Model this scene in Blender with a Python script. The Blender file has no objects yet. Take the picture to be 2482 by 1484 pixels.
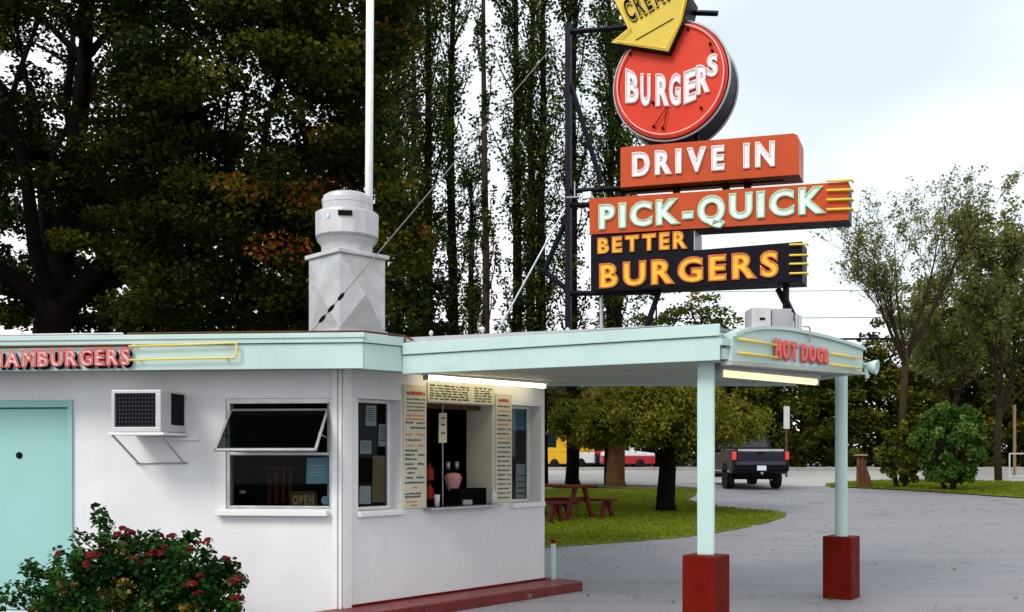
import bpy, bmesh, math, random
import numpy as np
from mathutils import Vector, Matrix

# ---------------------------------------------------------------- camera, sky, sun, exposure
SC = bpy.context.scene
COL = SC.collection
F = 2400.0; CX = 1241.0; HY = 1100.0; EYE = 1.6; WPX = 2482.0
cam_d = bpy.data.cameras.new('camera')
cam = bpy.data.objects.new('camera', cam_d); COL.objects.link(cam)
cam.location = (0, 0, EYE); cam.rotation_euler = (math.pi / 2, 0, 0)
cam_d.sensor_width = 36.0; cam_d.lens = 36.0 * F / WPX
cam_d.shift_y = (HY - 742.0) / WPX
cam_d.clip_start = 0.05; cam_d.clip_end = 2000.0
SC.camera = cam

SUN_DIR = Vector((-0.55, -0.62, 0.72)).normalized()      # towards the sun: behind the camera, to the left
W = bpy.data.worlds.new('World'); SC.world = W; W.use_nodes = True
wt = W.node_tree; wt.nodes.clear()
w_out = wt.nodes.new('ShaderNodeOutputWorld'); w_bg = wt.nodes.new('ShaderNodeBackground')
sky = wt.nodes.new('ShaderNodeTexSky'); sky.sky_type = 'NISHITA'; sky.sun_disc = False
sky.sun_elevation = math.asin(SUN_DIR.z); sky.sun_rotation = math.atan2(SUN_DIR.x, SUN_DIR.y)
sky.air_density = 1.0; sky.dust_density = 2.0
tc = wt.nodes.new('ShaderNodeTexCoord'); nz = wt.nodes.new('ShaderNodeTexNoise')
nz.inputs['Scale'].default_value = 1.5; nz.inputs['Detail'].default_value = 3.0; nz.inputs['Roughness'].default_value = .5
mp = wt.nodes.new('ShaderNodeMapping'); mp.inputs['Scale'].default_value = (1, 1, 2.0); mp.inputs['Location'].default_value = (.65, .2, .3)
wt.links.new(tc.outputs['Generated'], mp.inputs['Vector']); wt.links.new(mp.outputs['Vector'], nz.inputs['Vector'])
rp = wt.nodes.new('ShaderNodeValToRGB')                   # cloud cover: thin blue-grey veil to bright white
rp.color_ramp.elements[0].position = .28; rp.color_ramp.elements[0].color = (.585, .665, .705, 1)
rp.color_ramp.elements[1].position = .56; rp.color_ramp.elements[1].color = (.97, .985, 1.0, 1)
wt.links.new(nz.outputs['Fac'], rp.inputs['Fac'])
gain = wt.nodes.new('ShaderNodeVectorMath'); gain.operation = 'SCALE'; gain.inputs['Scale'].default_value = 9.6
wt.links.new(rp.outputs['Color'], gain.inputs[0])
mx = wt.nodes.new('ShaderNodeMixRGB'); mx.inputs['Fac'].default_value = .92
wt.links.new(sky.outputs['Color'], mx.inputs['Color1']); wt.links.new(gain.outputs['Vector'], mx.inputs['Color2'])
wt.links.new(mx.outputs['Color'], w_bg.inputs['Color']); w_bg.inputs['Strength'].default_value = .1
wt.links.new(w_bg.outputs['Background'], w_out.inputs['Surface'])

sun_d = bpy.data.lights.new('sun', 'SUN'); sun_d.energy = 1.5; sun_d.angle = math.radians(20); sun_d.color = (1, .96, .9)
sun = bpy.data.objects.new('sun', sun_d); COL.objects.link(sun)
sun.rotation_euler = SUN_DIR.to_track_quat('Z', 'Y').to_euler()

VS = SC.view_settings
VS.view_transform = 'Standard'; VS.look = 'None'; VS.exposure = 0.57; VS.gamma = 1.0; VS.use_curve_mapping = False
SC.cycles.max_bounces = 6; SC.cycles.diffuse_bounces = 3; SC.cycles.glossy_bounces = 3
SC.cycles.transparent_max_bounces = 8; SC.cycles.use_denoising = True
SC.cycles.caustics_reflective = False; SC.cycles.caustics_refractive = False

# ---------------------------------------------------------------- survey helpers (design pixels -> metres)
def gz(y):
    return 0.0 if y < 13.5 else 0.0155 * (min(y, 60.0) - 13.5)
def at(px, py, D):
    return Vector(((px - CX) / F * D, D, EYE - (py - HY) / F * D))
def ground(px, py):
    lo, hi = 2.0, 400.0
    for _ in range(60):
        m = (lo + hi) / 2
        if (EYE - gz(m)) * F / m > py - HY: lo = m
        else: hi = m
    return ((px - CX) / F * lo, lo)
class Plane:
    """vertical plane through two plan points; u runs right, n faces the viewer"""
    def __init__(s, A, B):
        s.A = Vector((A[0], A[1], 0)); u = Vector((B[0] - A[0], B[1] - A[1], 0)); s.L = u.length
        s.u = u.normalized(); s.n = Vector((s.u.y, -s.u.x, 0)); s.z = Vector((0, 0, 1))
    def hit(s, px, py, off=0.0):
        d = Vector(((px - CX) / F, 1.0, -(py - HY) / F)); o = Vector((0, 0, EYE))
        a = s.A + s.n * off
        return o + d * ((a - o).dot(s.n) / d.dot(s.n))
    def p(s, a, z, off=0.0):
        return s.A + s.u * a + s.n * off + Vector((0, 0, z))

# ---------------------------------------------------------------- mesh builder
ROOT = {}
def tag(o, label=None, cat=None, group=None, kind=None):
    if label: o['label'] = label
    if cat: o['category'] = cat
    if group: o['group'] = group
    if kind: o['kind'] = kind
    return o
def thing(name, loc, label, cat, group=None):
    o = bpy.data.objects.new(name, None); COL.objects.link(o); o.empty_display_size = .2
    o.location = loc; ROOT[o.name] = Vector(loc)
    return tag(o, label, cat, group)
def adopt(o, parent, origin):
    if parent is not None:
        o.parent = parent
        if parent.type == 'EMPTY': o.location = (0, 0, 0)
        ROOT[o.name] = ROOT[parent.name]
    else:
        o.location = origin; ROOT[o.name] = Vector(origin)
class MB:
    def __init__(s): s.v = []; s.f = []
    def add(s, vs, fs):
        k = len(s.v); s.v += [tuple(x) for x in vs]; s.f += [tuple(i + k for i in f) for f in fs]; return s
    def obox(s, o, a, b, c):
        o, a, b, c = Vector(o), Vector(a), Vector(b), Vector(c)
        if a.cross(b).dot(c) < 0: a, b = b, a
        vs = [o, o + a, o + a + b, o + b, o + c, o + a + c, o + a + b + c, o + b + c]
        return s.add(vs, [(3, 2, 1, 0), (4, 5, 6, 7), (0, 1, 5, 4), (1, 2, 6, 5), (2, 3, 7, 6), (3, 0, 4, 7)])
    def box(s, c, size, rz=0.0):
        ca, sa = math.cos(rz), math.sin(rz)
        a = Vector((ca, sa, 0)) * size[0]; b = Vector((-sa, ca, 0)) * size[1]; d = Vector((0, 0, size[2]))
        return s.obox(Vector(c) - (a + b + d) / 2, a, b, d)
    def prism(s, poly, ext):
        """poly: planar 3d points, ext: extrusion vector"""
        ext = Vector(ext); n = len(poly); P = [Vector(p) for p in poly]
        nr = Vector((0, 0, 0))
        for i in range(n): nr += P[i].cross(P[(i + 1) % n])
        if nr.dot(ext) > 0: P = P[::-1]
        vs = P + [p + ext for p in P]
        fs = [tuple(range(n)), tuple(range(2 * n - 1, n - 1, -1))] + [(i, n + i, n + (i + 1) % n, (i + 1) % n) for i in range(n)]
        return s.add(vs, fs)
    def tube(s, pts, rad, n=8, cap=True):
        P = [Vector(p) for p in pts]; R = rad if hasattr(rad, '__len__') else [rad] * len(P)
        vs, fs = [], []; prev = None
        for i, p in enumerate(P):
            t = ((P[min(i + 1, len(P) - 1)] - P[max(i - 1, 0)])).normalized()
            if prev is None: a = t.cross(Vector((0, 0, 1)) if abs(t.z) < .9 else Vector((1, 0, 0))).normalized()
            else: a = (prev - t * prev.dot(t)).normalized()
            prev = a; b = t.cross(a)
            for k in range(n):
                q = 2 * math.pi * k / n
                vs.append(p + (a * math.cos(q) + b * math.sin(q)) * R[i])
        for i in range(len(P) - 1):
            for k in range(n):
                fs.append((i * n + k, i * n + (k + 1) % n, (i + 1) * n + (k + 1) % n, (i + 1) * n + k))
        if cap:
            fs.append(tuple(range(n - 1, -1, -1))); fs.append(tuple((len(P) - 1) * n + k for k in range(n)))
        return s.add(vs, fs)
    def lathe(s, c, prof, n=24, axis=None):
        c = Vector(c)
        if axis is None: X, Y, Z = Vector((1, 0, 0)), Vector((0, 1, 0)), Vector((0, 0, 1))
        else:
            Z = Vector(axis).normalized(); X = Z.cross(Vector((0, 0, 1)) if abs(Z.z) < .9 else Vector((1, 0, 0))).normalized(); Y = Z.cross(X)
        vs, fs = [], []; m = len(prof)
        for r, z in prof:
            for k in range(n):
                q = 2 * math.pi * k / n; vs.append(c + X * (r * math.cos(q)) + Y * (r * math.sin(q)) + Z * z)
        for i in range(m - 1):
            for k in range(n): fs.append((i * n + k, i * n + (k + 1) % n, (i + 1) * n + (k + 1) % n, (i + 1) * n + k))
        fs.append(tuple(range(n - 1, -1, -1))); fs.append(tuple((m - 1) * n + k for k in range(n)))
        return s.add(vs, fs)
    def build(s, name, mat, parent=None, smooth=False, bevel=0.0, seg=2, auto=None):
        if parent is not None: org = ROOT[parent.name]
        else:
            A = np.array(s.v); org = Vector((A[:, 0].mean(), A[:, 1].mean(), A[:, 2].min()))
        me = bpy.data.meshes.new(name)
        me.from_pydata([(x - org[0], y - org[1], z - org[2]) for x, y, z in s.v], [], s.f)
        me.materials.append(mat)
        if smooth: me.polygons.foreach_set('use_smooth', [True] * len(me.polygons))
        o = bpy.data.objects.new(name, me); COL.objects.link(o); adopt(o, parent, org)
        if auto is not None:
            me.polygons.foreach_set('use_smooth', [True] * len(me.polygons)); me.set_sharp_from_angle(angle=math.radians(auto))
        if bevel:
            b = o.modifiers.new('bevel', 'BEVEL'); b.width = bevel; b.segments = seg; b.limit_method = 'ANGLE'; b.angle_limit = math.radians(40)
        return o

# ---------------------------------------------------------------- materials (procedural)
MATS = {}
def nodes_of(name):
    m = bpy.data.materials.new(name); m.use_nodes = True
    nt = m.node_tree; b = nt.nodes['Principled BSDF']; MATS[name] = m
    return m, nt, b
def N(nt, t, **kw):
    n = nt.nodes.new(t)
    for k, v in kw.items():
        if k in n.inputs: n.inputs[k].default_value = v
        else: setattr(n, k, v)
    return n
def coords(nt):
    g = nt.nodes.new('ShaderNodeNewGeometry'); return g.outputs['Position']
def noise(nt, vec, scale, detail=4, rough=.55):
    n = N(nt, 'ShaderNodeTexNoise', Scale=scale, Detail=detail, Roughness=rough); nt.links.new(vec, n.inputs['Vector']); return n.outputs['Fac']
def ramp(nt, fac, stops):
    r = nt.nodes.new('ShaderNodeValToRGB'); e = r.color_ramp.elements
    while len(e) < len(stops): e.new(.5)
    for i, (p, c) in enumerate(stops):
        e[i].position = p; e[i].color = (*c, 1) if len(c) == 3 else c
    nt.links.new(fac, r.inputs['Fac']); return r.outputs['Color']
def mixc(nt, fac, a, b, mode='MIX'):
    m = nt.nodes.new('ShaderNodeMixRGB'); m.blend_type = mode
    for sock, val in (('Fac', fac), ('Color1', a), ('Color2', b)):
        if hasattr(val, 'links'): nt.links.new(val, m.inputs[sock])
        else: m.inputs[sock].default_value = val if sock == 'Fac' else ((*val, 1) if len(val) == 3 else val)
    return m.outputs['Color']
def bump(nt, b, h, strength=.2, dist=.01):
    n = N(nt, 'ShaderNodeBump', Strength=strength, Distance=dist); nt.links.new(h, n.inputs['Height']); nt.links.new(n.outputs['Normal'], b.inputs['Normal'])
def paint(name, col, rough=.45, var=.10, scale=3.0, bmp=.15, bscale=60, spec=.18, metal=0.0, wear=None):
    m, nt, b = nodes_of(name); P = coords(nt)
    k = ramp(nt, noise(nt, P, scale, 6, .65), [(.3, [c * (1 - var) for c in col]), (.7, [min(1, c * (1 + var * .6)) for c in col])])
    fine = noise(nt, P, bscale, 3)
    if wear:
        wf = ramp(nt, noise(nt, P, wear[1], 8, .7), [(wear[2], (0, 0, 0)), (wear[2] + .06, (1, 1, 1))])
        k = mixc(nt, wf, k, wear[0])
    nt.links.new(k, b.inputs['Base Color'])
    r = ramp(nt, noise(nt, P, scale * 2.3, 4), [(.3, (rough * .8,) * 3), (.7, (min(1, rough * 1.2),) * 3)]); nt.links.new(r, b.inputs['Roughness'])
    b.inputs['Specular IOR Level'].default_value = spec; b.inputs['Metallic'].default_value = metal
    if bmp: bump(nt, b, fine, bmp, .004)
    return m
def emit(name, col, strength):
    m, nt, b = nodes_of(name); b.inputs['Base Color'].default_value = (*col, 1)
    b.inputs['Emission Color'].default_value = (*col, 1); b.inputs['Emission Strength'].default_value = strength
    return m
def leafmat(name, stops, trans=.25, rough=.55):
    m, nt, b = nodes_of(name)
    a = nt.nodes.new('ShaderNodeAttribute'); a.attribute_name = 'tint'
    c = ramp(nt, a.outputs['Fac'], stops); nt.links.new(c, b.inputs['Base Color']); b.inputs['Roughness'].default_value = rough
    b.inputs['Specular IOR Level'].default_value = .07
    t = nt.nodes.new('ShaderNodeBsdfTranslucent'); nt.links.new(c, t.inputs['Color'])
    ms = nt.nodes.new('ShaderNodeMixShader'); ms.inputs['Fac'].default_value = trans
    nt.links.new(b.outputs['BSDF'], ms.inputs[1]); nt.links.new(t.outputs['BSDF'], ms.inputs[2])
    nt.links.new(ms.outputs['Shader'], nt.nodes['Material Output'].inputs['Surface'])
    return m
def glassmat(name, tint=(.8, .85, .85), refl=.10):
    m = bpy.data.materials.new(name); m.use_nodes = True; nt = m.node_tree; nt.nodes.clear()
    o = nt.nodes.new('ShaderNodeOutputMaterial'); tr = nt.nodes.new('ShaderNodeBsdfTransparent'); gl = nt.nodes.new('ShaderNodeBsdfGlossy')
    tr.inputs['Color'].default_value = (*tint, 1); gl.inputs['Roughness'].default_value = .02; gl.inputs['Color'].default_value = (.8, .85, .9, 1)
    fr = nt.nodes.new('ShaderNodeFresnel'); fr.inputs['IOR'].default_value = 1.33
    ml = nt.nodes.new('ShaderNodeMath'); ml.operation = 'MULTIPLY'; ml.inputs[1].default_value = refl / .04 * .4
    ms = nt.nodes.new('ShaderNodeMixShader')
    nt.links.new(fr.outputs['Fac'], ml.inputs[0]); nt.links.new(ml.outputs['Value'], ms.inputs['Fac'])
    nt.links.new(tr.outputs['BSDF'], ms.inputs[1]); nt.links.new(gl.outputs['BSDF'], ms.inputs[2]); nt.links.new(ms.outputs['Shader'], o.inputs['Surface'])
    MATS[name] = m; return m

MINT = (.49, .645, .615)
paint('mint', MINT, .42, .10, 1.8, .14, 40, wear=((.40, .52, .48), 11, .70))
paint('mint_door', (.32, .57, .54), .4, .07, 1.4, .08, 30)
paint('white_trim', (.80, .80, .80), .5, .06, 4, .15, 50)
paint('soffit', (.42, .44, .38), .6, .12, 2, .15, 30)
paint('red_block', (.135, .0075, .004), .55, .25, 5, .35, 40, .05, wear=((.24, .06, .045), 16, .70))
paint('red_kerb', (.15, .014, .012), .42, .3, 4, .4, 40, .35, wear=((.26, .13, .12), 7, .60))
paint('galv', (.50, .50, .51), .38, .22, 5, .12, 30, .5, .55, wear=((.33, .31, .28), 5, .66))
paint('galv_dull', (.40, .40, .43), .5, .2, 4, .1, 30, .5, .3)
paint('fan_white', (.53, .53, .55), .4, .18, 5, .10, 30, .5, .15, wear=((.42, .40, .37), 7, .66))
paint('steel', (.45, .45, .46), .3, .15, 8, .05, 40, .5, .9)
paint('dark_frame', (.004, .0045, .011), .5, .3, 6, .15, 40, .12)
paint('black', (.004, .004, .005), .6, .3, 5, .1, 60, .08)
paint('navy_panel', (.003, .003, .008), .5, .3, 4, .15, 30, .10)
paint('orange_panel', (.46, .062, .013), .40, .12, 2.5, .15, 25, wear=((.36, .05, .02), 6, .60))
paint('red_panel', (.60, .036, .012), .35, .10, 2.2, .15, 25, wear=((.46, .035, .014), 6, .62))
paint('yellow_panel', (.62, .46, .06), .35, .10, 3, .15, 25)
paint('yellow_letter', (.80, .50, .035), .4, .18, 10, .1, wear=((.60, .27, .03), 20, .64))
paint('white_letter', (.78, .73, .73), .45, .12, 10, .1, wear=((.58, .42, .38), 22, .64))
paint('mint_letter', (.72, .79, .76), .45, .10, 10, .1, wear=((.50, .60, .54), 22, .64))
paint('tube_red', (.80, .10, .08), .2, .15, 12, .0)
paint('tube_pink', (.85, .42, .38), .2, .1, 12, .0)
paint('tube_green', (.35, .75, .42), .2, .1, 12, .0)
paint('tube_yellow', (.85, .60, .06), .25, .1, 12, .0)
paint('tube_white', (.85, .80, .80), .25, .1, 12, .0)
paint('beige_board', (.62, .58, .43), .5, .06, 6, .1)
paint('cream', (.56, .52, .42), .55, .08, 3, .1)
paint('ink_red', (.42, .03, .02), .5, .1); paint('ink_orange', (.66, .22, .13), .5, .1)
paint('ink_blue', (.03, .06, .14), .5, .1); paint('ink_dark', (.05, .06, .05), .5, .1)
paint('paper', (.70, .72, .76), .6, .05, 10, .1); paint('paper_blue', (.30, .52, .66), .6, .08); paint('paper_teal', (.05, .32, .34), .6, .08)
paint('wood_red', (.085, .011, .007), .6, .3, 6, .4, 50, .12)
paint('wood_brown', (.10, .045, .02), .6, .3, 6, .4, 50); paint('wood_tan', (.36, .24, .12), .6, .2, 8, .3)
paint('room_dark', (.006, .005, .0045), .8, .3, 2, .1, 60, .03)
paint('bark', (.040, .027, .017), .9, .45, 7, 1.0, 24, .05); paint('bark_dark', (.009, .007, .006), .9, .4, 7, 1.0, 24, .03)
paint('bark_brown', (.115, .055, .028), .9, .45, 5, 1.0, 20, .05)
paint('rubber', (.010, .010, .011), .8, .2); paint('chrome', (.65, .66, .68), .15, .05, 8, 0, 30, .5, 1.0)
paint('plate', (.62, .68, .78), .4, .15, 40, 0); paint('grille', (.05, .05, .07), .5, .2, 20, .1)
paint('roofing', (.26, .25, .26), .9, .3, 5, .6, 60, .2); paint('pink_bag', (.62, .30, .30), .7, .2, 30, .3)
paint('wire_grey', (.20, .20, .21), .5, .1); paint('rod_grey', (.30, .34, .38), .4, .1, 6, 0, 30, .5, .4)
paint('petal', (.135, .005, .008), .7, .3, 30, .2); paint('yellow_car', (.74, .42, .02), .3, .1); paint('white_car', (.72, .73, .75), .3, .05)
paint('red_car', (.42, .02, .03), .3, .1); paint('navy_car', (.01, .012, .05), .3, .1); paint('sign_white', (.62, .63, .63), .5, .1)
glassmat('glass', (.72, .76, .76), .022); glassmat('sash_glass', (.30, .33, .33), .018)
paint('car_glass', (.012, .016, .026), .08, .1, 4, 0, 30, .6)
emit('lamp_warm', (1.0, .90, .55), 4.0); emit('lamp_cream', (1.0, .82, .46), .70)
m, nt, b = nodes_of('tail_red'); b.inputs['Base Color'].default_value = (.75, .04, .03, 1); b.inputs['Roughness'].default_value = .15
m, nt, b = nodes_of('truck_paint'); b.inputs['Base Color'].default_value = (.012, .013, .024, 1); b.inputs['Roughness'].default_value = .42; b.inputs['Metallic'].default_value = .1
b.inputs['Specular IOR Level'].default_value = .25; b.inputs['Coat Weight'].default_value = 0.0; b.inputs['Coat Roughness'].default_value = .05

def wall_material(name, courses):
    m, nt, b = nodes_of(name); P = coords(nt)
    c = ramp(nt, noise(nt, P, 1.3, 6, .6), [(.3, (.70, .70, .72)), (.7, (.80, .80, .81))])
    st = N(nt, 'ShaderNodeMapping', Scale=(5, 5, .9)); nt.links.new(P, st.inputs['Vector'])
    streak = ramp(nt, noise(nt, st.outputs['Vector'], 1.0, 5, .6), [(.54, (0, 0, 0)), (.85, (.22, .22, .22))])
    c = mixc(nt, streak, c, (.52, .52, .50)); nt.links.new(c, b.inputs['Base Color']); b.inputs['Roughness'].default_value = .62
    h = noise(nt, P, 22 if not courses else 34, 6, .65)
    if courses:                                           # thick paint over block courses: only a faint joint line is left
        sx = N(nt, 'ShaderNodeSeparateXYZ'); nt.links.new(P, sx.inputs['Vector'])
        md = N(nt, 'ShaderNodeMath', operation='MODULO'); md.inputs[1].default_value = .145; nt.links.new(sx.outputs['Z'], md.inputs[0])
        j = ramp(nt, md.outputs['Value'], [(0, (0, 0, 0)), (.012, (1, 1, 1)), (.133, (1, 1, 1)), (.145, (0, 0, 0))])
        h = mixc(nt, .72, h, j)
        bump(nt, b, h, .09, .006)
    else: bump(nt, b, h, .55, .012)
    return m
wall_material('wall_block', True); wall_material('wall_stucco', False)

m, nt, b = nodes_of('asphalt'); P = coords(nt)
c = ramp(nt, noise(nt, P, .35, 6, .6), [(.3, (.150, .150, .172)), (.7, (.245, .244, .268))])
mpn = N(nt, 'ShaderNodeMapping', Scale=(.25, 2.2, 1)); nt.links.new(P, mpn.inputs['Vector'])
c = mixc(nt, .6, c, ramp(nt, noise(nt, mpn.outputs['Vector'], 1.0, 6, .65), [(.25, (.10, .10, .115)), (.5, (.195, .195, .218)), (.75, (.285, .284, .308))]))
vor = N(nt, 'ShaderNodeTexVoronoi', Scale=150.0); nt.links.new(P, vor.inputs['Vector'])
c = mixc(nt, .35, c, ramp(nt, vor.outputs['Color'], [(.1, (.10, .10, .108)), (.9, (.38, .378, .405))]))
crk = N(nt, 'ShaderNodeTexVoronoi', Scale=.55); crk.feature = 'DISTANCE_TO_EDGE'
wn = N(nt, 'ShaderNodeTexNoise', Scale=1.7, Detail=5.0); nt.links.new(P, wn.inputs['Vector']); vm = N(nt, 'ShaderNodeVectorMath'); nt.links.new(P, vm.inputs[0]); nt.links.new(wn.outputs['Color'], vm.inputs[1])
nt.links.new(vm.outputs['Vector'], crk.inputs['Vector'])
c = mixc(nt, ramp(nt, crk.outputs['Distance'], [(0, (.55, .55, .55)), (.007, (0, 0, 0))]), c, (.05, .05, .052))
c = mixc(nt, ramp(nt, noise(nt, P, .9, 7, .7), [(.60, (0, 0, 0)), (.70, (.55, .55, .55))]), c, (.11, .108, .115))
stn = N(nt, 'ShaderNodeTexVoronoi', Scale=.42); nt.links.new(vm.outputs['Vector'], stn.inputs['Vector'])
c = mixc(nt, ramp(nt, stn.outputs['Distance'], [(.05, (.7, .7, .7)), (.16, (0, 0, 0))]), c, (.075, .074, .078))
nt.links.new(c, b.inputs['Base Color']); b.inputs['Roughness'].default_value = .62; b.inputs['Specular IOR Level'].default_value = .5
bump(nt, b, vor.outputs['Distance'], .35, .006)
m, nt, b = nodes_of('concrete'); P = coords(nt)
nt.links.new(ramp(nt, noise(nt, P, .6, 8, .65), [(.3, (.33, .32, .30)), (.7, (.42, .41, .39))]), b.inputs['Base Color']); b.inputs['Roughness'].default_value = .85
m, nt, b = nodes_of('turf'); P = coords(nt)
c = ramp(nt, noise(nt, P, .8, 8, .7), [(.3, (.085, .110, .010)), (.55, (.15, .185, .016)), (.75, (.20, .21, .024))])
c = mixc(nt, ramp(nt, noise(nt, P, 2.3, 6, .7), [(.60, (0, 0, 0)), (.72, (.6, .6, .6))]), c, (.13, .10, .04))
nt.links.new(c, b.inputs['Base Color']); b.inputs['Roughness'].default_value = .95; b.inputs['Specular IOR Level'].default_value = .1; bump(nt, b, noise(nt, P, 40, 5), .8, .03)
m, nt, b = nodes_of('soil'); P = coords(nt)
nt.links.new(ramp(nt, noise(nt, P, 1.5, 8, .7), [(.3, (.035, .028, .012)), (.7, (.085, .060, .028))]), b.inputs['Base Color']); b.inputs['Roughness'].default_value = 1.0
bump(nt, b, noise(nt, P, 25, 6), .8, .03)

leafmat('leaf_maple', [(0, (.005, .010, .002)), (.35, (.022, .034, .004)), (.62, (.066, .080, .007)), (.82, (.125, .122, .012)), (.93, (.19, .080, .010)), (1, (.24, .035, .008))], .25)
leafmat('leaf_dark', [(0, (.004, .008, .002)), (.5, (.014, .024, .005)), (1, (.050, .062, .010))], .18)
leafmat('leaf_poplar', [(0, (.012, .024, .004)), (.5, (.042, .068, .010)), (.85, (.095, .120, .016)), (1, (.16, .145, .02))], .3)
leafmat('leaf_olive', [(0, (.022, .034, .004)), (.5, (.100, .118, .011)), (.8, (.170, .180, .016)), (1, (.20, .15, .020))], .34)
leafmat('leaf_wood', [(0, (.014, .022, .003)), (.5, (.058, .075, .008)), (.85, (.125, .130, .014)), (1, (.18, .13, .02))], .28)
leafmat('leaf_sparse', [(0, (.09, .11, .028)), (.5, (.18, .205, .055)), (1, (.30, .29, .10))], .45)
leafmat('leaf_bush', [(0, (.010, .028, .004)), (.5, (.055, .115, .016)), (1, (.16, .26, .05))], .28)
leafmat('leaf_rose', [(0, (.006, .022, .005)), (.45, (.020, .070, .012)), (.8, (.050, .11, .018)), (.93, (.12, .12, .02)), (1, (.22, .12, .03))], .2, .35)
leafmat('grass', [(0, (.09, .13, .010)), (.6, (.20, .25, .018)), (1, (.29, .28, .038))], .38)
# ---------------------------------------------------------------- ground sheets
def sheet(name, poly, mat, h, kind='structure', parent=None):
    bm = bmesh.new(); vs = [bm.verts.new((x, y, 0)) for x, y in poly]; bm.faces.new(vs)
    bmesh.ops.triangulate(bm, faces=bm.faces[:])
    for cy in (13.5, 60.0):
        bmesh.ops.bisect_plane(bm, geom=bm.verts[:] + bm.edges[:] + bm.faces[:], plane_co=(0, cy, 0), plane_no=(0, 1, 0))
    for v in bm.verts: v.co.z = gz(v.co.y) + h
    bmesh.ops.recalc_face_normals(bm, faces=bm.faces[:])
    if sum(f.normal.z for f in bm.faces) < 0: bmesh.ops.reverse_faces(bm, faces=bm.faces[:])
    me = bpy.data.meshes.new(name); bm.to_mesh(me); bm.free(); me.materials.append(mat)
    o = bpy.data.objects.new(name, me); COL.objects.link(o); o['kind'] = kind; ROOT[o.name] = Vector((0, 0, 0))
    return o
def gpts(px): return [ground(x, y) for x, y in px]
import random as _r; JR = _r.Random(9)
def ragged(pts, a, n=7):
    q = []
    for i, p in enumerate(pts):
        b = pts[(i + 1) % len(pts)]
        if math.dist(p, b) > 12: q.append(p); continue
        for k in range(n): q.append((p[0] + (b[0] - p[0]) * k / n + JR.gauss(0, a), p[1] + (b[1] - p[1]) * k / n + JR.gauss(0, a)))
    return q
def smooth_poly(pts, it=2):
    for _ in range(it):
        q = []
        for i in range(len(pts)):
            a, c = pts[i], pts[(i + 1) % len(pts)]
            q += [(a[0] * .75 + c[0] * .25, a[1] * .75 + c[1] * .25), (a[0] * .25 + c[0] * .75, a[1] * .25 + c[1] * .75)]
        pts = q
    return pts
sheet('ground', [(-400, -30), (400, -30), (400, 700), (-400, 700)], MATS['soil'], 0.0)
sheet('parking_lot', [(-14, -6), (45, -6), (45, 37.4), (-14, 37.4)], MATS['asphalt'], .006)
sheet('street', [(-140, 37.2), (140, 37.2), (140, 55.5), (-140, 55.5)], MATS['concrete'], .012)
LAWN = gpts([(1395, 1327), (1480, 1318), (1600, 1309), (1700, 1299), (1780, 1286), (1850, 1269), (1912, 1252), (1885, 1243), (1800, 1238), (1740, 1232), (1690, 1222), (1646, 1206), (1690, 1199), (1690, 1186)])
LAWN = ragged(smooth_poly(LAWN, 1)[1:-1], .045)[:-7] + [(-40, 36.2), (-40, 17.5), (-3, 17.0)] + gpts([(1300, 1331)])
sheet('lawn', LAWN, MATS['turf'], .014)
VERGE = gpts([(1985, 1181), (2060, 1171), (2200, 1167), (2482, 1172), (2700, 1176), (2700, 1224), (2482, 1210), (2300, 1196), (2100, 1185)])
VERGE = ragged(smooth_poly(VERGE, 1), .06, 4)
sheet('verge', VERGE, MATS['turf'], .04)
BED = smooth_poly([(g[0], g[1]) for g in gpts([(1340, 1186), (1480, 1184), (1600, 1190), (1690, 1196), (1690, 1182), (1500, 1177), (1340, 1177)])], 1)
sheet('mulch_bed', BED, MATS['soil'], .045)
sheet('far_lot', [(-120, 56.2), (120, 56.2), (120, 84), (-120, 84)], MATS['asphalt'], .016)
k = MB()
for x0 in range(-24, 44, 4):
    k.box((x0 + 2, 55.85, gz(55.8) + .07), (3.985, .5, .22))
o = k.build('kerb', MATS['concrete'], None, bevel=.02); o['kind'] = 'structure'

def in_poly(px, py, poly):
    inside = np.zeros(len(px), bool); n = len(poly)
    for i in range(n):
        x1, y1 = poly[i]; x2, y2 = poly[(i + 1) % n]
        if y1 == y2: continue
        c = ((y1 > py) != (y2 > py)) & (px < (x2 - x1) * (py - y1) / (y2 - y1) + x1)
        inside ^= c
    return inside

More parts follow.
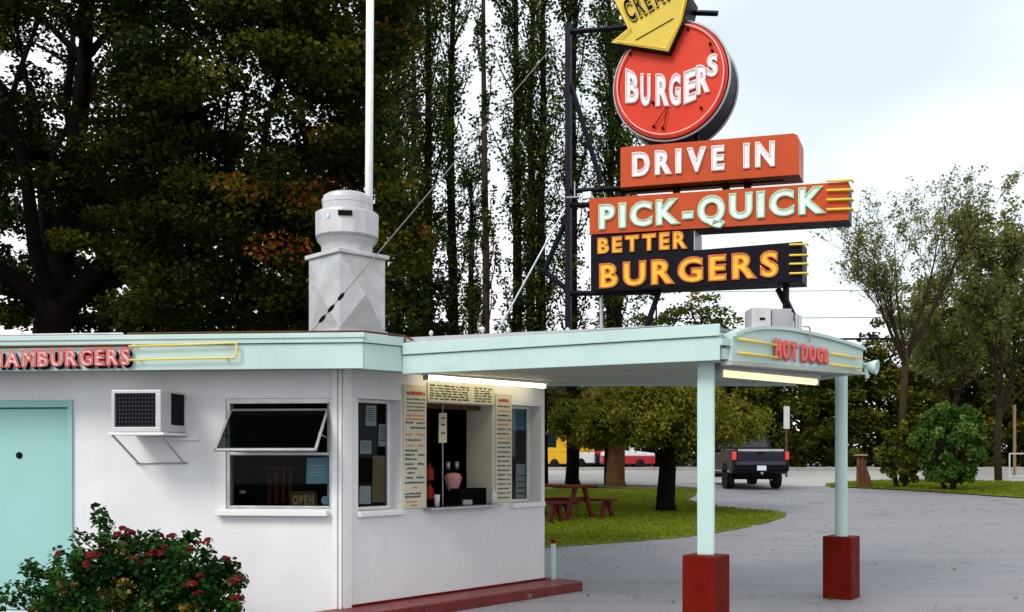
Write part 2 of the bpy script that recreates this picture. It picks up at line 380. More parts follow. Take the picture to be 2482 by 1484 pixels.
# ---------------------------------------------------------------- leaf clouds
def leaf_mesh(name, pos, size, mat, parent, rng, tint, tip=None, droop=0.0, wide=.38, kind=None, upbias=.5, org=None):
    n = len(pos); L = (size * rng.uniform(.65, 1.25, n))[:, None]
    nr = rng.normal(size=(n, 3)); nr[:, 2] = np.abs(nr[:, 2]) + upbias; nr /= np.linalg.norm(nr, axis=1)[:, None]
    t = rng.normal(size=(n, 3)) if tip is None else tip + rng.normal(size=(n, 3)) * .45
    t[:, 2] -= droop; t -= nr * (t * nr).sum(1)[:, None]; t /= np.linalg.norm(t, axis=1)[:, None] + 1e-9
    s = np.cross(nr, t)
    v = np.empty((n, 4, 3)); v[:, 0] = pos - t * L * .5; v[:, 2] = pos + t * L * .5
    v[:, 1] = pos + s * L * wide + nr * L * .10; v[:, 3] = pos - s * L * wide + nr * L * .10
    if org is None: org = ROOT[parent.name] if parent is not None else Vector((0, 0, 0))
    v -= np.array(org)
    me = bpy.data.meshes.new(name)
    me.vertices.add(4 * n); me.vertices.foreach_set('co', v.reshape(-1).astype(np.float32))
    me.loops.add(4 * n); me.loops.foreach_set('vertex_index', np.arange(4 * n, dtype=np.int32))
    me.polygons.add(n); me.polygons.foreach_set('loop_start', np.arange(0, 4 * n, 4, dtype=np.int32)); me.polygons.foreach_set('loop_total', np.full(n, 4, np.int32))
    me.update(calc_edges=True)
    a = me.attributes.new('tint', 'FLOAT', 'FACE'); a.data.foreach_set('value', np.clip(tint, 0, 1).astype(np.float32))
    me.materials.append(mat)
    o = bpy.data.objects.new(name, me); COL.objects.link(o); adopt(o, parent, org)
    if kind: o['kind'] = kind
    return o
def clumps(rng, cen, rad, per):
    """leaf positions + clump index; cen (n,3), rad (n,3)"""
    n = len(cen); idx = np.repeat(np.arange(n), per)
    d = rng.normal(size=(n * per, 3)); d /= np.linalg.norm(d, axis=1)[:, None]; d *= rng.uniform(0, 1, (n * per, 1)) ** .45
    return cen[idx] + d * rad[idx], idx, d

# grass: blades on the lawn and the verge, too many to count
rng = np.random.default_rng(5)
def blades(name, poly, n, box, size, h, label):
    px = rng.uniform(box[0], box[1], n * 3); py = rng.uniform(box[2], box[3], n * 3)
    ok = in_poly(px, py, poly); px, py = px[ok][:n], py[ok][:n]
    pos = np.stack([px, py, np.array([gz(y) for y in py]) + h + size * .35], 1)
    m = len(pos); tip = np.zeros((m, 3)); tip[:, 2] = 1.0
    tint = rng.normal(.45, .2, m) + .15 * np.sin(px * 1.3) * np.sin(py * .9)
    o = leaf_mesh(name, pos, size, MATS['grass'], None, rng, tint, tip=tip, wide=.14, upbias=0.0)
    tag(o, label, 'grass', kind='stuff')
blades('lawn_grass', LAWN, 42000, (.2, 8, 13, 36), .075, .026, 'short green grass on the lawn beyond the order window')
n_l = 340                                                          # fallen leaves and grit blown over the asphalt
lx = rng.uniform(-.2, 14, n_l); ly = rng.uniform(6.5, 34, n_l) ; lp = np.stack([lx, ly, np.array([gz(y) for y in ly]) + .022], 1)
lo_ = leaf_mesh('fallen_leaves', lp, .055, MATS['leaf_olive'], None, rng, rng.uniform(.3, 1, n_l), upbias=4.0); tag(lo_, 'fallen leaves scattered over the asphalt', 'leaves', kind='stuff')
blades('verge_grass', VERGE, 14000, (9, 24, 30, 42), .12, .04, 'short green grass on the verge beside the street')

# ---------------------------------------------------------------- the stand
P1 = Vector((-1.622, 9.47, 0)); P2 = Vector((.383, 11.65, 0))
LD = Vector((math.cos(math.radians(5)), -math.sin(math.radians(5)), 0))     # left wall, running right
WL = 7.5; LO = P1 - LD * WL                                                   # its far left end
PL = Plane(LO, P1); PR = Plane(P1, P2); FZ = .12; WT = 2.52
stand = thing('burger_stand', (-1.622, 10.6, 0), 'white painted burger stand with mint green eaves and canopy', 'building')
def la(px): k = (px - CX) / F; return WL - (-1.622 - 9.47 * k) / (.9962 + .0872 * k)
def rb(px): k = (px - CX) / F; return (9.47 * k + 1.622) / (PR.u.x - PR.u.y * k)
def wall(pl, holes, a0, a1, z0, z1, th, name, mat):
    m = MB(); xs = sorted({a0, a1, *[h[0] for h in holes], *[h[1] for h in holes]})
    for x0, x1 in zip(xs, xs[1:]):
        hs = [h for h in holes if h[0] <= x0 + 1e-6 and h[1] >= x1 - 1e-6]
        segs = [(z0, z1)] if not hs else [(z0, hs[0][2]), (hs[0][3], z1)]
        for s0, s1 in segs:
            if s1 - s0 > .01: m.obox(pl.p(x0, s0), pl.u * (x1 - x0), -pl.n * th, Vector((0, 0, s1 - s0)))
    return m.build(name, mat, stand)
WA0, WA1 = la(547), la(802); DA0, DA1 = la(178) - .95, la(166)
wall(PL, [(WA0, WA1, 1.066, 2.134), (DA0, DA1, .05, 2.075)], 0, WL - .0, .0, WT, .20, 'wall', MATS['wall_block'])
O1 = (rb(868), rb(972)); O2 = (rb(1032), rb(1196)); O3 = (rb(1239), rb(1312))
wall(PR, [(*O1, 1.04, 2.14), (*O2, 1.045, 2.136), (*O3, 1.04, 2.155)], .002, PR.L, .0, WT, .24, 'wall', MATS['wall_stucco'])
E1 = P2 - PR.n * 3.2                                                          # the far end wall, hidden round the corner
PE = Plane(P2, P2 + Vector((-.05, 4.4, 0)))
m = MB(); m.obox(P2 + Vector((-.2, .20, 0)), Vector((.17, 0, 0)), Vector((-.04, 4.3, 0)), Vector((0, 0, WT)))
m.obox(Vector((-9.1, 15.9, 0)), Vector((9.4, 0, 0)), Vector((0, .2, 0)), Vector((0, 0, WT)))
m.obox(Vector((-9.1, 10.2, 0)), Vector((.2, 0, 0)), Vector((0, 5.7, 0)), Vector((0, 0, WT))); m.build('wall', MATS['wall_stucco'], stand)
# corner trim: two boards with a dark gap
m = MB(); m.obox(PL.p(la(806), 0.0, .0), PL.u * .050, PL.n * .022, Vector((0, 0, 2.44))); m.build('corner_board', MATS['white_trim'], stand, bevel=.004)
m = MB(); m.obox(PL.p(WL - .030, 0.0, .0), PL.u * .030, PL.n * .03, Vector((0, 0, 2.44))); m.obox(PR.p(0.0, 0.0, .0), PR.u * .10, PR.n * .02, Vector((0, 0, 2.44))); m.build('corner_board', MATS['white_trim'], stand, bevel=.004)
# inside: floor, back partition, ceiling
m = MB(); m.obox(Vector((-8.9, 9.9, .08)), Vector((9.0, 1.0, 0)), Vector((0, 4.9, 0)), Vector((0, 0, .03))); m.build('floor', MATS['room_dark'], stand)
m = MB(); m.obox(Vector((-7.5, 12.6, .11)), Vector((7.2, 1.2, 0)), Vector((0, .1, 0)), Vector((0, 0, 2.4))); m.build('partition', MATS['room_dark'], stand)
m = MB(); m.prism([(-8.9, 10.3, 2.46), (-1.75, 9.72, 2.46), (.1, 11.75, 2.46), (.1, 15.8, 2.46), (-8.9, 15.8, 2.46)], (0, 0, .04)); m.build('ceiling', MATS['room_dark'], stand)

# eaves, fascia, roof
C0 = Vector((-1.354, 9.0, 0)); R0 = Vector((-1.033, 9.321, 0)); F1 = Vector((1.785, 8.5, 0)); F2 = Vector((3.679, 10.4, 0)); F3 = Vector((3.35, 11.72, 0)); B2 = Vector((.30, 11.72, 0))
CL = C0 - LD * 8.3
def board(name, A, B, zs, th, mat, out=0.0):
    """zs = (A bottom, A top, B bottom, B top); board between plan points, outward = right-hand side seen from in front"""
    u = (B - A).normalized(); n = Vector((u.y, -u.x, 0)); a, b2 = A + n * out, B + n * out
    m = MB(); m.prism([a + Vector((0, 0, zs[0])), b2 + Vector((0, 0, zs[2])), b2 + Vector((0, 0, zs[3])), a + Vector((0, 0, zs[1]))], -n * th)
    return m.build(name, mat, stand, bevel=.004)
board('fascia', CL, C0, (2.376, 2.606, 2.376, 2.606), .04, MATS['mint'])
board('fascia_trim', CL, C0 + LD * .012, (2.612, 2.692, 2.612, 2.692), .06, MATS['mint'], .022)
board('fascia_lip', CL, C0 + LD * .02, (2.655, 2.700, 2.655, 2.700), .03, MATS['mint'], .036)
board('fascia', C0 + Vector((.004, .012, 0)), R0, (2.372, 2.606, 2.372, 2.606), .04, MATS['mint'])
board('fascia_trim', C0 + Vector((.006, .0, 0)), R0, (2.612, 2.695, 2.612, 2.695), .06, MATS['mint'], .020)
board('fascia', R0, F1, (2.351, 2.524, 2.404, 2.606), .05, MATS['mint'])
board('fascia_trim', R0 + Vector((.01, 0, 0)), F1, (2.530, 2.640, 2.612, 2.715), .07, MATS['mint'], .024)
m = MB(); m.prism([R0 + Vector((.03, .05, 2.645)), F1 + Vector((-.4, .18, 2.722)), F1 + Vector((-.4, .18, 2.727)), R0 + Vector((.03, .05, 2.70))], Vector((.02, .08, 0))); m.build('flashing', MATS['galv_dull'], stand)
# canopy front board behind the arched sign and its two returns
board('fascia', F1 + Vector((.02, .06, 0)), F2, (2.405, 2.66, 2.455, 2.66), .05, MATS['mint'], -.05)
board('fascia', F2, F3, (2.440, 2.66, 2.420, 2.64), .05, MATS['mint'], -.01)
board('fascia', F3, B2, (2.400, 2.64, 2.400, 2.62), .05, MATS['mint'])
m = MB(); m.prism([R0 + Vector((.03, .08, 2.41)), F1 + Vector((-.02, .09, 2.44)), F2 + Vector((-.1, .0, 2.48)), F3 + Vector((-.1, -.08, 2.46)), B2 + Vector((0, -.06, 2.42)), P2 + Vector((0, .1, 2.42)), P1 + Vector((-.1, .2, 2.41)), C0 + Vector((-.1, .15, 2.41))], (0, 0, .02)); m.build('soffit', MATS['soffit'], stand)
m = MB(); m.prism([CL + Vector((.0, .05, 2.40)), C0 + Vector((-.11, .05, 2.40)), P1 + Vector((-.1, .1, 2.40)), LO + Vector((-.4, .1, 2.40))], (0, 0, .02)); m.build('soffit', MATS['soffit'], stand)
m = MB()
ring_o = [CL + Vector((0, .05, 2.70)), C0 + Vector((0, .05, 2.70)), R0 + Vector((0, .05, 2.70)), Vector((.75, 11.31, 2.72)), Vector((.75, 16.2, 2.72)), Vector((-9.6, 16.2, 2.70))]
ring_i = [Vector((-8.0, 11.6, 2.82)), Vector((-2.1, 11.0, 2.90)), Vector((-1.75, 11.2, 2.95)), Vector((-.75, 12.3, 3.02)), Vector((-.75, 14.6, 3.02)), Vector((-8.0, 14.6, 2.9))]
vs = ring_o + ring_i + [v - Vector((0, 0, .06)) for v in ring_o]
fs = [(i, (i + 1) % 6, 6 + (i + 1) % 6, 6 + i) for i in range(6)] + [(6, 7, 8, 9, 10, 11)] + [(12 + i, 12 + (i + 1) % 6, (i + 1) % 6, i) for i in range(6)]
m.add(vs, fs); m.build('roof', MATS['roofing'], stand)
m = MB(); m.prism([R0 + Vector((.05, .12, 2.655)), F1 + Vector((-.02, .1, 2.70)), F2 + Vector((-.08, .0, 2.70)), F3 + Vector((-.08, -.08, 2.66)), B2 + Vector((0, -.06, 2.66))], (0, 0, -.03)); m.build('canopy_roof', MATS['roofing'], stand)
m = MB(); m.tube([C0 + Vector((-2.2, .175, 2.712)), C0 + Vector((-.9, .05, 2.712)), C0 + Vector((.0, -.01, 2.712)), R0 + Vector((.02, -.01, 2.708)), R0 + Vector((.10, .0, 2.67))], .010, 6); m.build('roof_edge_strip', MATS['wood_brown'], stand)
m = MB(); m.tube([CL + Vector((0, .0, 2.708)), C0 + Vector((-2.25, .18, 2.710))], .014, 6); m.build('roof_edge_strip', MATS['galv_dull'], stand)

# door
m = MB(); m.obox(PL.p(DA0 + .06, .06, -.07), PL.u * (DA1 - DA0 - .075), PL.n * .045, Vector((0, 0, 1.985))); door = m.build('door', MATS['mint_door'], stand, bevel=.004)
m = MB(); a1 = la(178)
m.obox(PL.p(DA1, .04, -.10), PL.u * (a1 - DA1), PL.n * .125, Vector((0, 0, 2.09))); m.obox(PL.p(DA0 - .05, 2.055, -.10), PL.u * (DA1 - DA0 + .05), PL.n * .122, Vector((0, 0, .07)))
m.obox(PL.p(DA0 - .05, .04, -.10), PL.u * .05, PL.n * .12, Vector((0, 0, 2.01))); m.build('door_frame', MATS['mint_door'], door, bevel=.004)
for z in (1.86, 1.30, .35):
    m = MB(); m.tube([PL.p(DA1 - .006, z - .05, -.015), PL.p(DA1 - .006, z + .05, -.015)], .014, 8); m.build('hinge', MATS['galv_dull'], door)
m = MB(); h = PL.hit(47, 1104, -.026); m.lathe(h, [(.034, 0), (.034, .006), (.026, .012)], 20, axis=PL.n); m.build('lock_hole', MATS['black'], door, smooth=False)
# wall window: frame, panes, awning sash
win = MB(); zt, zb = 2.134, 1.066; fw = .035
for (x0, x1, z0, z1) in ((WA0, WA0 + fw, zb, zt), (WA1 - .02, WA1, zb, zt), (WA0 + fw, WA1 - .02, zt - .05, zt), (WA0 + fw, WA1 - .02, zb, zb + .03), (WA0 + fw, WA1 - .02, 1.585, 1.612)):
    win.obox(PL.p(x0, z0, -.10), PL.u * (x1 - x0), PL.n * .085, Vector((0, 0, z1 - z0)))
win = win.build('window', MATS['galv'], stand, bevel=.003)
m = MB(); m.obox(PL.p(WA0 + fw, zb + .03, -.065), PL.u * (WA1 - WA0 - fw - .02), PL.n * .005, Vector((0, 0, 1.585 - zb - .03))); m.build('pane', MATS['glass'], win)
m = MB(); m.obox(PL.p(WA0 - .08, 1.005, -.02), PL.u * (WA1 - WA0 + .06), PL.n * .10, Vector((0, 0, .052))); m.build('sill', MATS['white_trim'], win, bevel=.006)
# open sash hinged under the head
hl, hr = PL.p(WA0 + .04, 2.035, -.02), PL.p(WA1 - .03, 2.035, -.02); dn = (PL.n * .42 - Vector((0, 0, .40))); sl = dn.length; dn.normalize(); sn = PL.u.cross(dn)
m = MB()
for a, q in ((hl, hl + dn * sl), (hr - PL.u * .02, hr - PL.u * .02 + dn * sl)): m.obox(a, PL.u * .022, q - a, sn * .022)
m.obox(hl + dn * (sl - .026), hr - hl, dn * .026, sn * .022); m.obox(hl, hr - hl, dn * .022, sn * .022)
sash = m.build('awning_sash', MATS['galv'], win, bevel=.002)
m = MB(); m.obox(hl + PL.u * .02 + dn * .02 + sn * .008, hr - hl - PL.u * .04, dn * (sl - .045), sn * .004); m.build('pane', MATS['sash_glass'], win)
for q in (hl, hr - PL.u * .02):
    m = MB(); m.tube([q + Vector((0, 0, -.28)), q + dn * (sl * .62) + Vector((0, 0, -.0))], .007, 6); m.build('stay_arm', MATS['galv_dull'], win)

# right facade: recessed windows
def recess(o, z0, z1, r, gname):
    m = MB(); t = .03
    m.obox(PR.p(o[0], z0, -r), PR.u * t, PR.n * .03, Vector((0, 0, z1 - z0))); m.obox(PR.p(o[1] - t, z0, -r), PR.u * t, PR.n * .03, Vector((0, 0, z1 - z0)))
    m.obox(PR.p(o[0] + t, z0, -r), PR.u * (o[1] - o[0] - 2 * t), PR.n * .03, Vector((0, 0, t))); m.obox(PR.p(o[0] + t, z1 - t, -r), PR.u * (o[1] - o[0] - 2 * t), PR.n * .03, Vector((0, 0, t)))
    w = m.build('window', MATS['white_trim'], stand, bevel=.003)
    m = MB(); m.obox(PR.p(o[0] + t, z0 + t, -r + .012), PR.u * (o[1] - o[0] - 2 * t), PR.n * .005, Vector((0, 0, z1 - z0 - 2 * t))); m.build('pane', MATS['glass'], w)
    m = MB(); m.obox(PR.p(o[0] - .015, z0 - .055, -.1), PR.u * (o[1] - o[0] + .03), PR.n * .155, Vector((0, 0, .052))); m.build('sill', MATS['white_trim'], w, bevel=.006)
    return w
recess(O1, 1.04, 2.14, .20, 'a'); recess(O3, 1.04, 2.155, .22, 'b')
# order hatch
m = MB(); m.obox(PR.p(O2[1] - .005, 1.05, -.42), PR.u * .03, PR.n * .40, Vector((0, 0, 1.08))); hatch = m.build('order_hatch', MATS['cream'], stand, bevel=.003)
m = MB(); m.obox(PR.p(O2[0], 1.05, -.24), PR.u * .04, PR.n * .05, Vector((0, 0, 1.08))); m.obox(PR.p(O2[0] + .04, 2.085, -.24), PR.u * (O2[1] - O2[0] - .05), PR.n * .05, Vector((0, 0, .045))); m.build('timber_frame', MATS['wood_brown'], hatch, bevel=.003)
m = MB(); m.obox(PR.p(O2[0] - .03, 1.015, -.30), PR.u * (O2[1] - O2[0] + .04), PR.n * .43, Vector((0, 0, .03))); m.build('counter_shelf', MATS['steel'], hatch, bevel=.006)
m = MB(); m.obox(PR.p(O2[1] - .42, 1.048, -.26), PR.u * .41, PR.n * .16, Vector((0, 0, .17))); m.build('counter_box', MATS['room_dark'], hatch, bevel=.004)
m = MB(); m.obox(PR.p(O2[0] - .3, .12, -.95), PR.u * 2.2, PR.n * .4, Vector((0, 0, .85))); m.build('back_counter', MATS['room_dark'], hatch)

# raised red step along the facade
pf = [PR.p(-.6, 0, .41), PR.p(PR.L + .21, 0, .41), PR.p(PR.L + .21, 0, -.6), PR.p(PR.L + .02, 0, -.6), PR.p(PR.L + .02, 0, -.04), PR.p(-.6, 0, -.04)]
m = MB(); m.prism([p + Vector((0, 0, .004)) for p in pf], (0, 0, FZ - .004)); o = m.build('step', MATS['red_kerb'], None, bevel=.012); o['kind'] = 'structure'
m = MB(); m.obox(PR.p(.0, FZ, .002), PR.u * PR.L, PR.n * .012, Vector((0, 0, .022))); m.build('base_strip', MATS['red_block'], stand)

# bollard at the end of the facade
bo = thing('bollard', (*PR.p(PR.L + .10, 0, .05).xy, FZ), 'short mint post with a red cap at the end of the order wall', 'bollard')
c = PR.p(PR.L + .10, FZ, .05)
m = MB(); m.lathe(c, [(.032, 0), (.032, .42)], 16); m.build('post', MATS['mint'], bo, auto=40)
m = MB(); m.lathe(c + Vector((0, 0, .42)), [(.034, 0), (.034, .03), (.02, .05)], 16); m.build('cap', MATS['red_block'], bo, auto=40)

# canopy posts on red blocks
def canopy_post(px, sc, hb, top, square, label):
    D = F / sc; c = Vector(((px - CX) / sc, D + .16, 0)); t = thing('canopy_post', c, label, 'post', 'canopy posts on red blocks')
    rz = math.radians(-36)
    m = MB(); m.box(c + Vector((0, 0, hb / 2 + .004)), (.315, .315, hb), rz); m.build('base_block', MATS['red_block'], t, bevel=.010)
    m = MB()
    if square: m.box(c + Vector((0, 0, (hb + top) / 2)), (.152, .152, top - hb), math.radians(-12)); m.build('pole', MATS['mint'], t, bevel=.02, seg=3)
    else: m.lathe(c + Vector((0, 0, hb)), [(.066, 0), (.066, top - hb)], 24); m.build('pole', MATS['mint'], t, auto=40)
canopy_post(1720, 278, .70, 2.44, True, 'nearer mint canopy post at the corner, square, on a tall red block')
canopy_post(2051, 222, .685, 2.46, False, 'farther mint canopy post, round, on a red block, right of the other post')

# air conditioner on its bracket
a0 = la(450); p = .55; acw = .47; zt, zb = 2.185, 1.80
ac = thing('air_conditioner', PL.p(a0 - acw / 2, zb, .28), 'white window air conditioner on a bracket beside the mint door', 'air conditioner')
m = MB(); o = PL.p(a0 - acw, zb, .0)
m.obox(o, PL.u * acw, PL.n * (p - .03), Vector((0, 0, zt - zb)))
m.build('casing', MATS['fan_white'], ac, bevel=.008)
m = MB(); fr = .030                                                # front rim round the coil
for (x, z, w_, h_) in ((0, 0, acw, .045), (0, zt - zb - fr, acw, fr), (0, .045, fr, zt - zb - fr - .045), (acw - .05, .045, .05, zt - zb - fr - .045)):
    m.obox(o + PL.u * x + PL.n * (p - .0295) + Vector((0, 0, z)), PL.u * w_, PL.n * .03, Vector((0, 0, h_)))
m.build('front_rim', MATS['fan_white'], ac, bevel=.004)
m = MB(); m.obox(o + PL.u * fr + PL.n * (p - .029) + Vector((0, 0, .045)), PL.u * (acw - .05 - fr), PL.n * .006, Vector((0, 0, zt - zb - fr - .045))); m.build('coil', MATS['black'], ac)
for i in range(13):
    m = MB(); x = fr + .008 + i * (acw - .05 - fr - .016) / 12; m.obox(o + PL.u * x + PL.n * (p - .022) + Vector((0, 0, .046)), PL.u * .004, PL.n * .008, Vector((0, 0, zt - zb - fr - .048))); m.build('grille_bar', MATS['grille'], ac)
for i in range(9):
    m = MB(); z = .055 + i * (zt - zb - fr - .065) / 8; m.obox(o + PL.u * (fr + .001) + PL.n * (p - .0135) + Vector((0, 0, z)), PL.u * (acw - .052 - fr), PL.n * .006, Vector((0, 0, .004))); m.build('grille_bar', MATS['grille'], ac)
for i in range(8):                                                 # louvres on the right side
    m = MB(); m.obox(o + PL.u * (acw + .001) + PL.n * (.05 + i * .036) + Vector((0, 0, .07)), PL.u * .006, PL.n * .026, Vector((0, 0, zt - zb - .09))); m.build('louvre', MATS['black'], ac)
m = MB(); sh0 = PL.p(a0 - acw - .03, zb - .028, .0); m.obox(sh0, PL.u * (acw + .06), PL.n * (p + .01), Vector((0, 0, .024))); m.build('shelf', MATS['white_trim'], ac, bevel=.003)
for x in (.03, acw + .02):
    m = MB(); m.tube([sh0 + PL.u * x + PL.n * (p - .02), sh0 + PL.u * x + PL.n * .02 - Vector((0, 0, .26))], .011, 6); m.build('strut', MATS['galv_dull'], ac)
m = MB(); m.tube([sh0 + PL.u * .0 + PL.n * .012 - Vector((0, 0, .262)), sh0 + PL.u * (acw + .05) + PL.n * .012 - Vector((0, 0, .262))], .009, 6); m.build('rail', MATS['galv_dull'], ac)
m = MB(); m.obox(PL.p(a0 - acw + .12, zb - .07, .002), PL.u * (acw + .02), PL.n * .02, Vector((0, 0, .03))); m.build('ledge', MATS['white_trim'], ac)

# ---------------------------------------------------------------- menu boards, notices
def board_lines(name, pl, a0, a1, z0, z1, rows, label, cat, seedv):
    r = random.Random(seedv); c = pl.p((a0 + a1) / 2, z0, .03)
    t = thing(name, c, label, cat)
    m = MB(); m.obox(pl.p(a0, z0, .003), pl.u * (a1 - a0), pl.n * .022, Vector((0, 0, z1 - z0))); m.build('panel', MATS['beige_board'], t, bevel=.002)
    for frac, hgt, mat, segs in rows:
        m = MB(); z = z1 - frac * (z1 - z0)
        for s0, s1 in segs:
            x = s0
            while x < s1 - .02:
                w_ = r.uniform(.03, .09); e = min(x + w_, s1)
                m.obox(pl.p(a0 + x * (a1 - a0), z - hgt / 2 + r.uniform(-.002, .002), .0255), pl.u * ((e - x) * (a1 - a0)), pl.n * .002, Vector((0, 0, hgt * r.uniform(.75, 1.05)))); x = e + r.uniform(.012, .03)
        m.build('lettering', MATS[mat], t)['kind'] = 'stuff'
    return t
rows = [(.065, .040, 'ink_red', [(.1, .92)])]
for i, fr_ in enumerate((.115, .145, .175, .205)): rows.append((fr_, .014, 'ink_dark', [(.12, .92)]))
for fr_, mt, sg in ((.245, 'ink_orange', [(.1, .9)]), (.275, 'ink_orange', [(.1, .9)]), (.305, 'ink_blue', [(.08, .42), (.55, .9)]), (.345, 'ink_blue', [(.3, .95)]), (.40, 'ink_orange', [(.1, .35), (.55, .9)]), (.445, 'ink_blue', [(.08, .75)]), (.49, 'ink_orange', [(.15, .4), (.6, .9)]), (.53, 'ink_blue', [(.05, .6)]), (.565, 'ink_blue', [(.05, .5), (.62, .9)]), (.60, 'ink_blue', [(.05, .55)]), (.64, 'ink_blue', [(.05, .42), (.6, .9)]), (.675, 'ink_blue', [(.12, .6)]), (.71, 'ink_blue', [(.15, .5)]), (.75, 'ink_blue', [(.1, .4), (.55, .9)]), (.79, 'ink_blue', [(.05, .9)]), (.83, 'ink_orange', [(.4, .6)]), (.88, 'ink_blue', [(.05, .75)]), (.905, 'ink_blue', [(.05, .75)]), (.945, 'ink_orange', [(.1, .6)]), (.975, 'ink_orange', [(.3, .6)])):
    rows.append((fr_, .020, mt, sg))
board_lines('menu_board', PR, rb(975), rb(1030), 1.042, 2.30, rows, 'tall beige menu board left of the order hatch', 'menu board', 3)
rows = [(.06, .034, 'ink_red', [(.15, .8)])]
for i in range(21): rows.append((.115 + i * .042, .017, ('ink_dark', 'ink_orange', 'ink_blue')[i % 3] if i < 8 else 'ink_blue', [(.08, .62), (.7, .92)] if i % 2 else [(.1, .85)]))
board_lines('menu_board', PR, rb(1198), rb(1237), 1.054, 2.27, rows, 'narrow beige menu board right of the order hatch', 'menu board', 4)
rows = [(.12 + i * .14, .016, 'ink_dark', [(.03, .60), (.68, .95)]) for i in range(6)]
board_lines('menu_board', PR, rb(1033), rb(1196), 2.140, 2.335, rows, 'wide beige price board above the order hatch', 'menu board', 5)
def notice(pl, pts, mat, label, off, lines=None, cat='notice', ink='ink_dark'):
    q = [pl.hit(x, y, off) for x, y in pts]
    m = MB(); m.prism(q, -pl.n * .002); o = m.build('window_notice', MATS[mat], None); tag(o, label, cat)
    if lines:
        m = MB(); tl, tr, br, bl = q
        for s in lines:
            a = tl.lerp(bl, s); b2 = tr.lerp(br, s); a2 = tl.lerp(bl, s + .035); b3 = tr.lerp(br, s + .035)
            m.prism([a.lerp(b2, .12) + pl.n * .001, a.lerp(b2, .85) + pl.n * .001, a2.lerp(b3, .85) + pl.n * .001, a2.lerp(b3, .12) + pl.n * .001], pl.n * .001)
        m.build('lettering', MATS[ink], o)['kind'] = 'stuff'
    return o
LN = [.12, .22, .32, .42, .52, .62, .72]
notice(PR, [(888, 983), (912, 984), (912, 1033), (886, 1032)], 'paper', 'white notice high in the left order-wall window', -.21, LN)
notice(PR, [(919, 1028), (938, 1029), (937, 1083), (917, 1081)], 'paper', 'tall white sheet at the right side of the left order-wall window', -.21, LN)
notice(PR, [(874, 1068), (900, 1069), (900, 1100), (873, 1100)], 'paper', 'small white notice halfway down the left order-wall window', -.21, LN)
notice(PR, [(872, 1178), (899, 1178), (899, 1222), (871, 1222)], 'paper', 'pale sheet at the bottom of the left order-wall window', -.21)
notice(PR, [(904, 1105), (936, 1105), (934, 1218), (902, 1218)], 'wood_tan', 'tan poster low in the left order-wall window', -.215)
notice(PR, [(1244, 993), (1279, 995), (1279, 1044), (1243, 1042)], 'paper_blue', 'pale blue notice at the top of the right order-wall window', -.235, LN, ink='paper_teal')
notice(PR, [(1251, 1125), (1277, 1125), (1277, 1208), (1250, 1208)], 'paper', 'white notice with a red heading in the right order-wall window', -.235, [.32, .5, .68, .84])
notice(PL, [(744, 1110), (798, 1108), (798, 1172), (742, 1173)], 'paper_blue', 'blue and white notice inside the lower wall window', -.09, [.3, .42, .54, .66], ink='paper')
o = MB(); q = PL.hit(789, 1213, -.09); o.lathe(q, [(.042, 0), (.042, .003)], 24, axis=PL.n); o = o.build('round_sticker', MATS['paper_blue'], None); tag(o, 'round blue sticker in the corner of the wall window', 'sticker')
# ---------------------------------------------------------------- lettering
GL = {}
def load_glyphs(chars):
    tmp = []
    for ch in chars:
        for style in ('fill', 'tube', 'thick'):
            cu = bpy.data.curves.new('glyph', 'FONT'); cu.body = ch; cu.resolution_u = 5
            cu.offset = .062
            if style == 'fill': cu.extrude = .5
            else:
                cu.dimensions = '2D'; cu.fill_mode = 'NONE'; cu.bevel_depth = .016 if style == 'tube' else .034; cu.bevel_resolution = 1; cu.offset = .040; cu.resolution_u = 3
            o = bpy.data.objects.new('glyph', cu); COL.objects.link(o); tmp.append((ch, style, o, cu))
    dg = bpy.context.evaluated_depsgraph_get(); dg.update()
    for ch, style, o, cu in tmp:
        me = bpy.data.meshes.new_from_object(o.evaluated_get(dg))
        v = np.zeros(len(me.vertices) * 3); me.vertices.foreach_get('co', v); v = v.reshape(-1, 3)
        GL[ch, style] = (v, [tuple(p.vertices) for p in me.polygons]); bpy.data.meshes.remove(me)
    for ch, style, o, cu in tmp: bpy.data.objects.remove(o); bpy.data.curves.remove(cu)
    for ch in chars:
        v = GL[ch, 'fill'][0]; GL[ch, 'bb'] = (v[:, 0].min(), v[:, 0].min() + np.ptp(v[:, 0]) * (.91 if ch in 'RK' else 1.0), v[:, 1].min(), v[:, 1].max())
load_glyphs('ABCDEGHIKMNOPQRSTUV-')
def bil(q, s, t):
    tl, tr, br, bl = q; a = bl.lerp(br, s); b = tl.lerp(tr, s); return a.lerp(b, t)
def letter(ch, q, n, w0, th, mat, parent, tube=None, tw=1.0, shade=None, style='tube'):
    x0, x1, y0, y1 = GL[ch, 'bb']
    if ch == '-': y0, y1 = 0, .70
    if ch == 'Q': y0 = 0.0
    hgt = ((q[0] - q[3]).length + (q[1] - q[2]).length) / 2
    def mp(v, off): return [bil(q, (p[0] - x0) / (x1 - x0), (p[1] - y0) / (y1 - y0)) + n * off(p) for p in v]
    v, f = GL[ch, 'fill']
    m = MB(); m.add(mp(v, lambda p: w0 + (p[2] + .5) * th), f); o = m.build('letter', MATS[mat], parent)
    if shade:
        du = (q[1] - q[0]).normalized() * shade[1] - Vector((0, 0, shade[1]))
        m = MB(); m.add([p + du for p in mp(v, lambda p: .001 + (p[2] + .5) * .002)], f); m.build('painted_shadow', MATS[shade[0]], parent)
    if tube:
        v, f = GL[ch, style]; m = MB(); m.add(mp(v, lambda p: w0 + th + .012 + p[2] * hgt * tw), f); m.build('neon_tube', MATS[tube], parent, smooth=True)
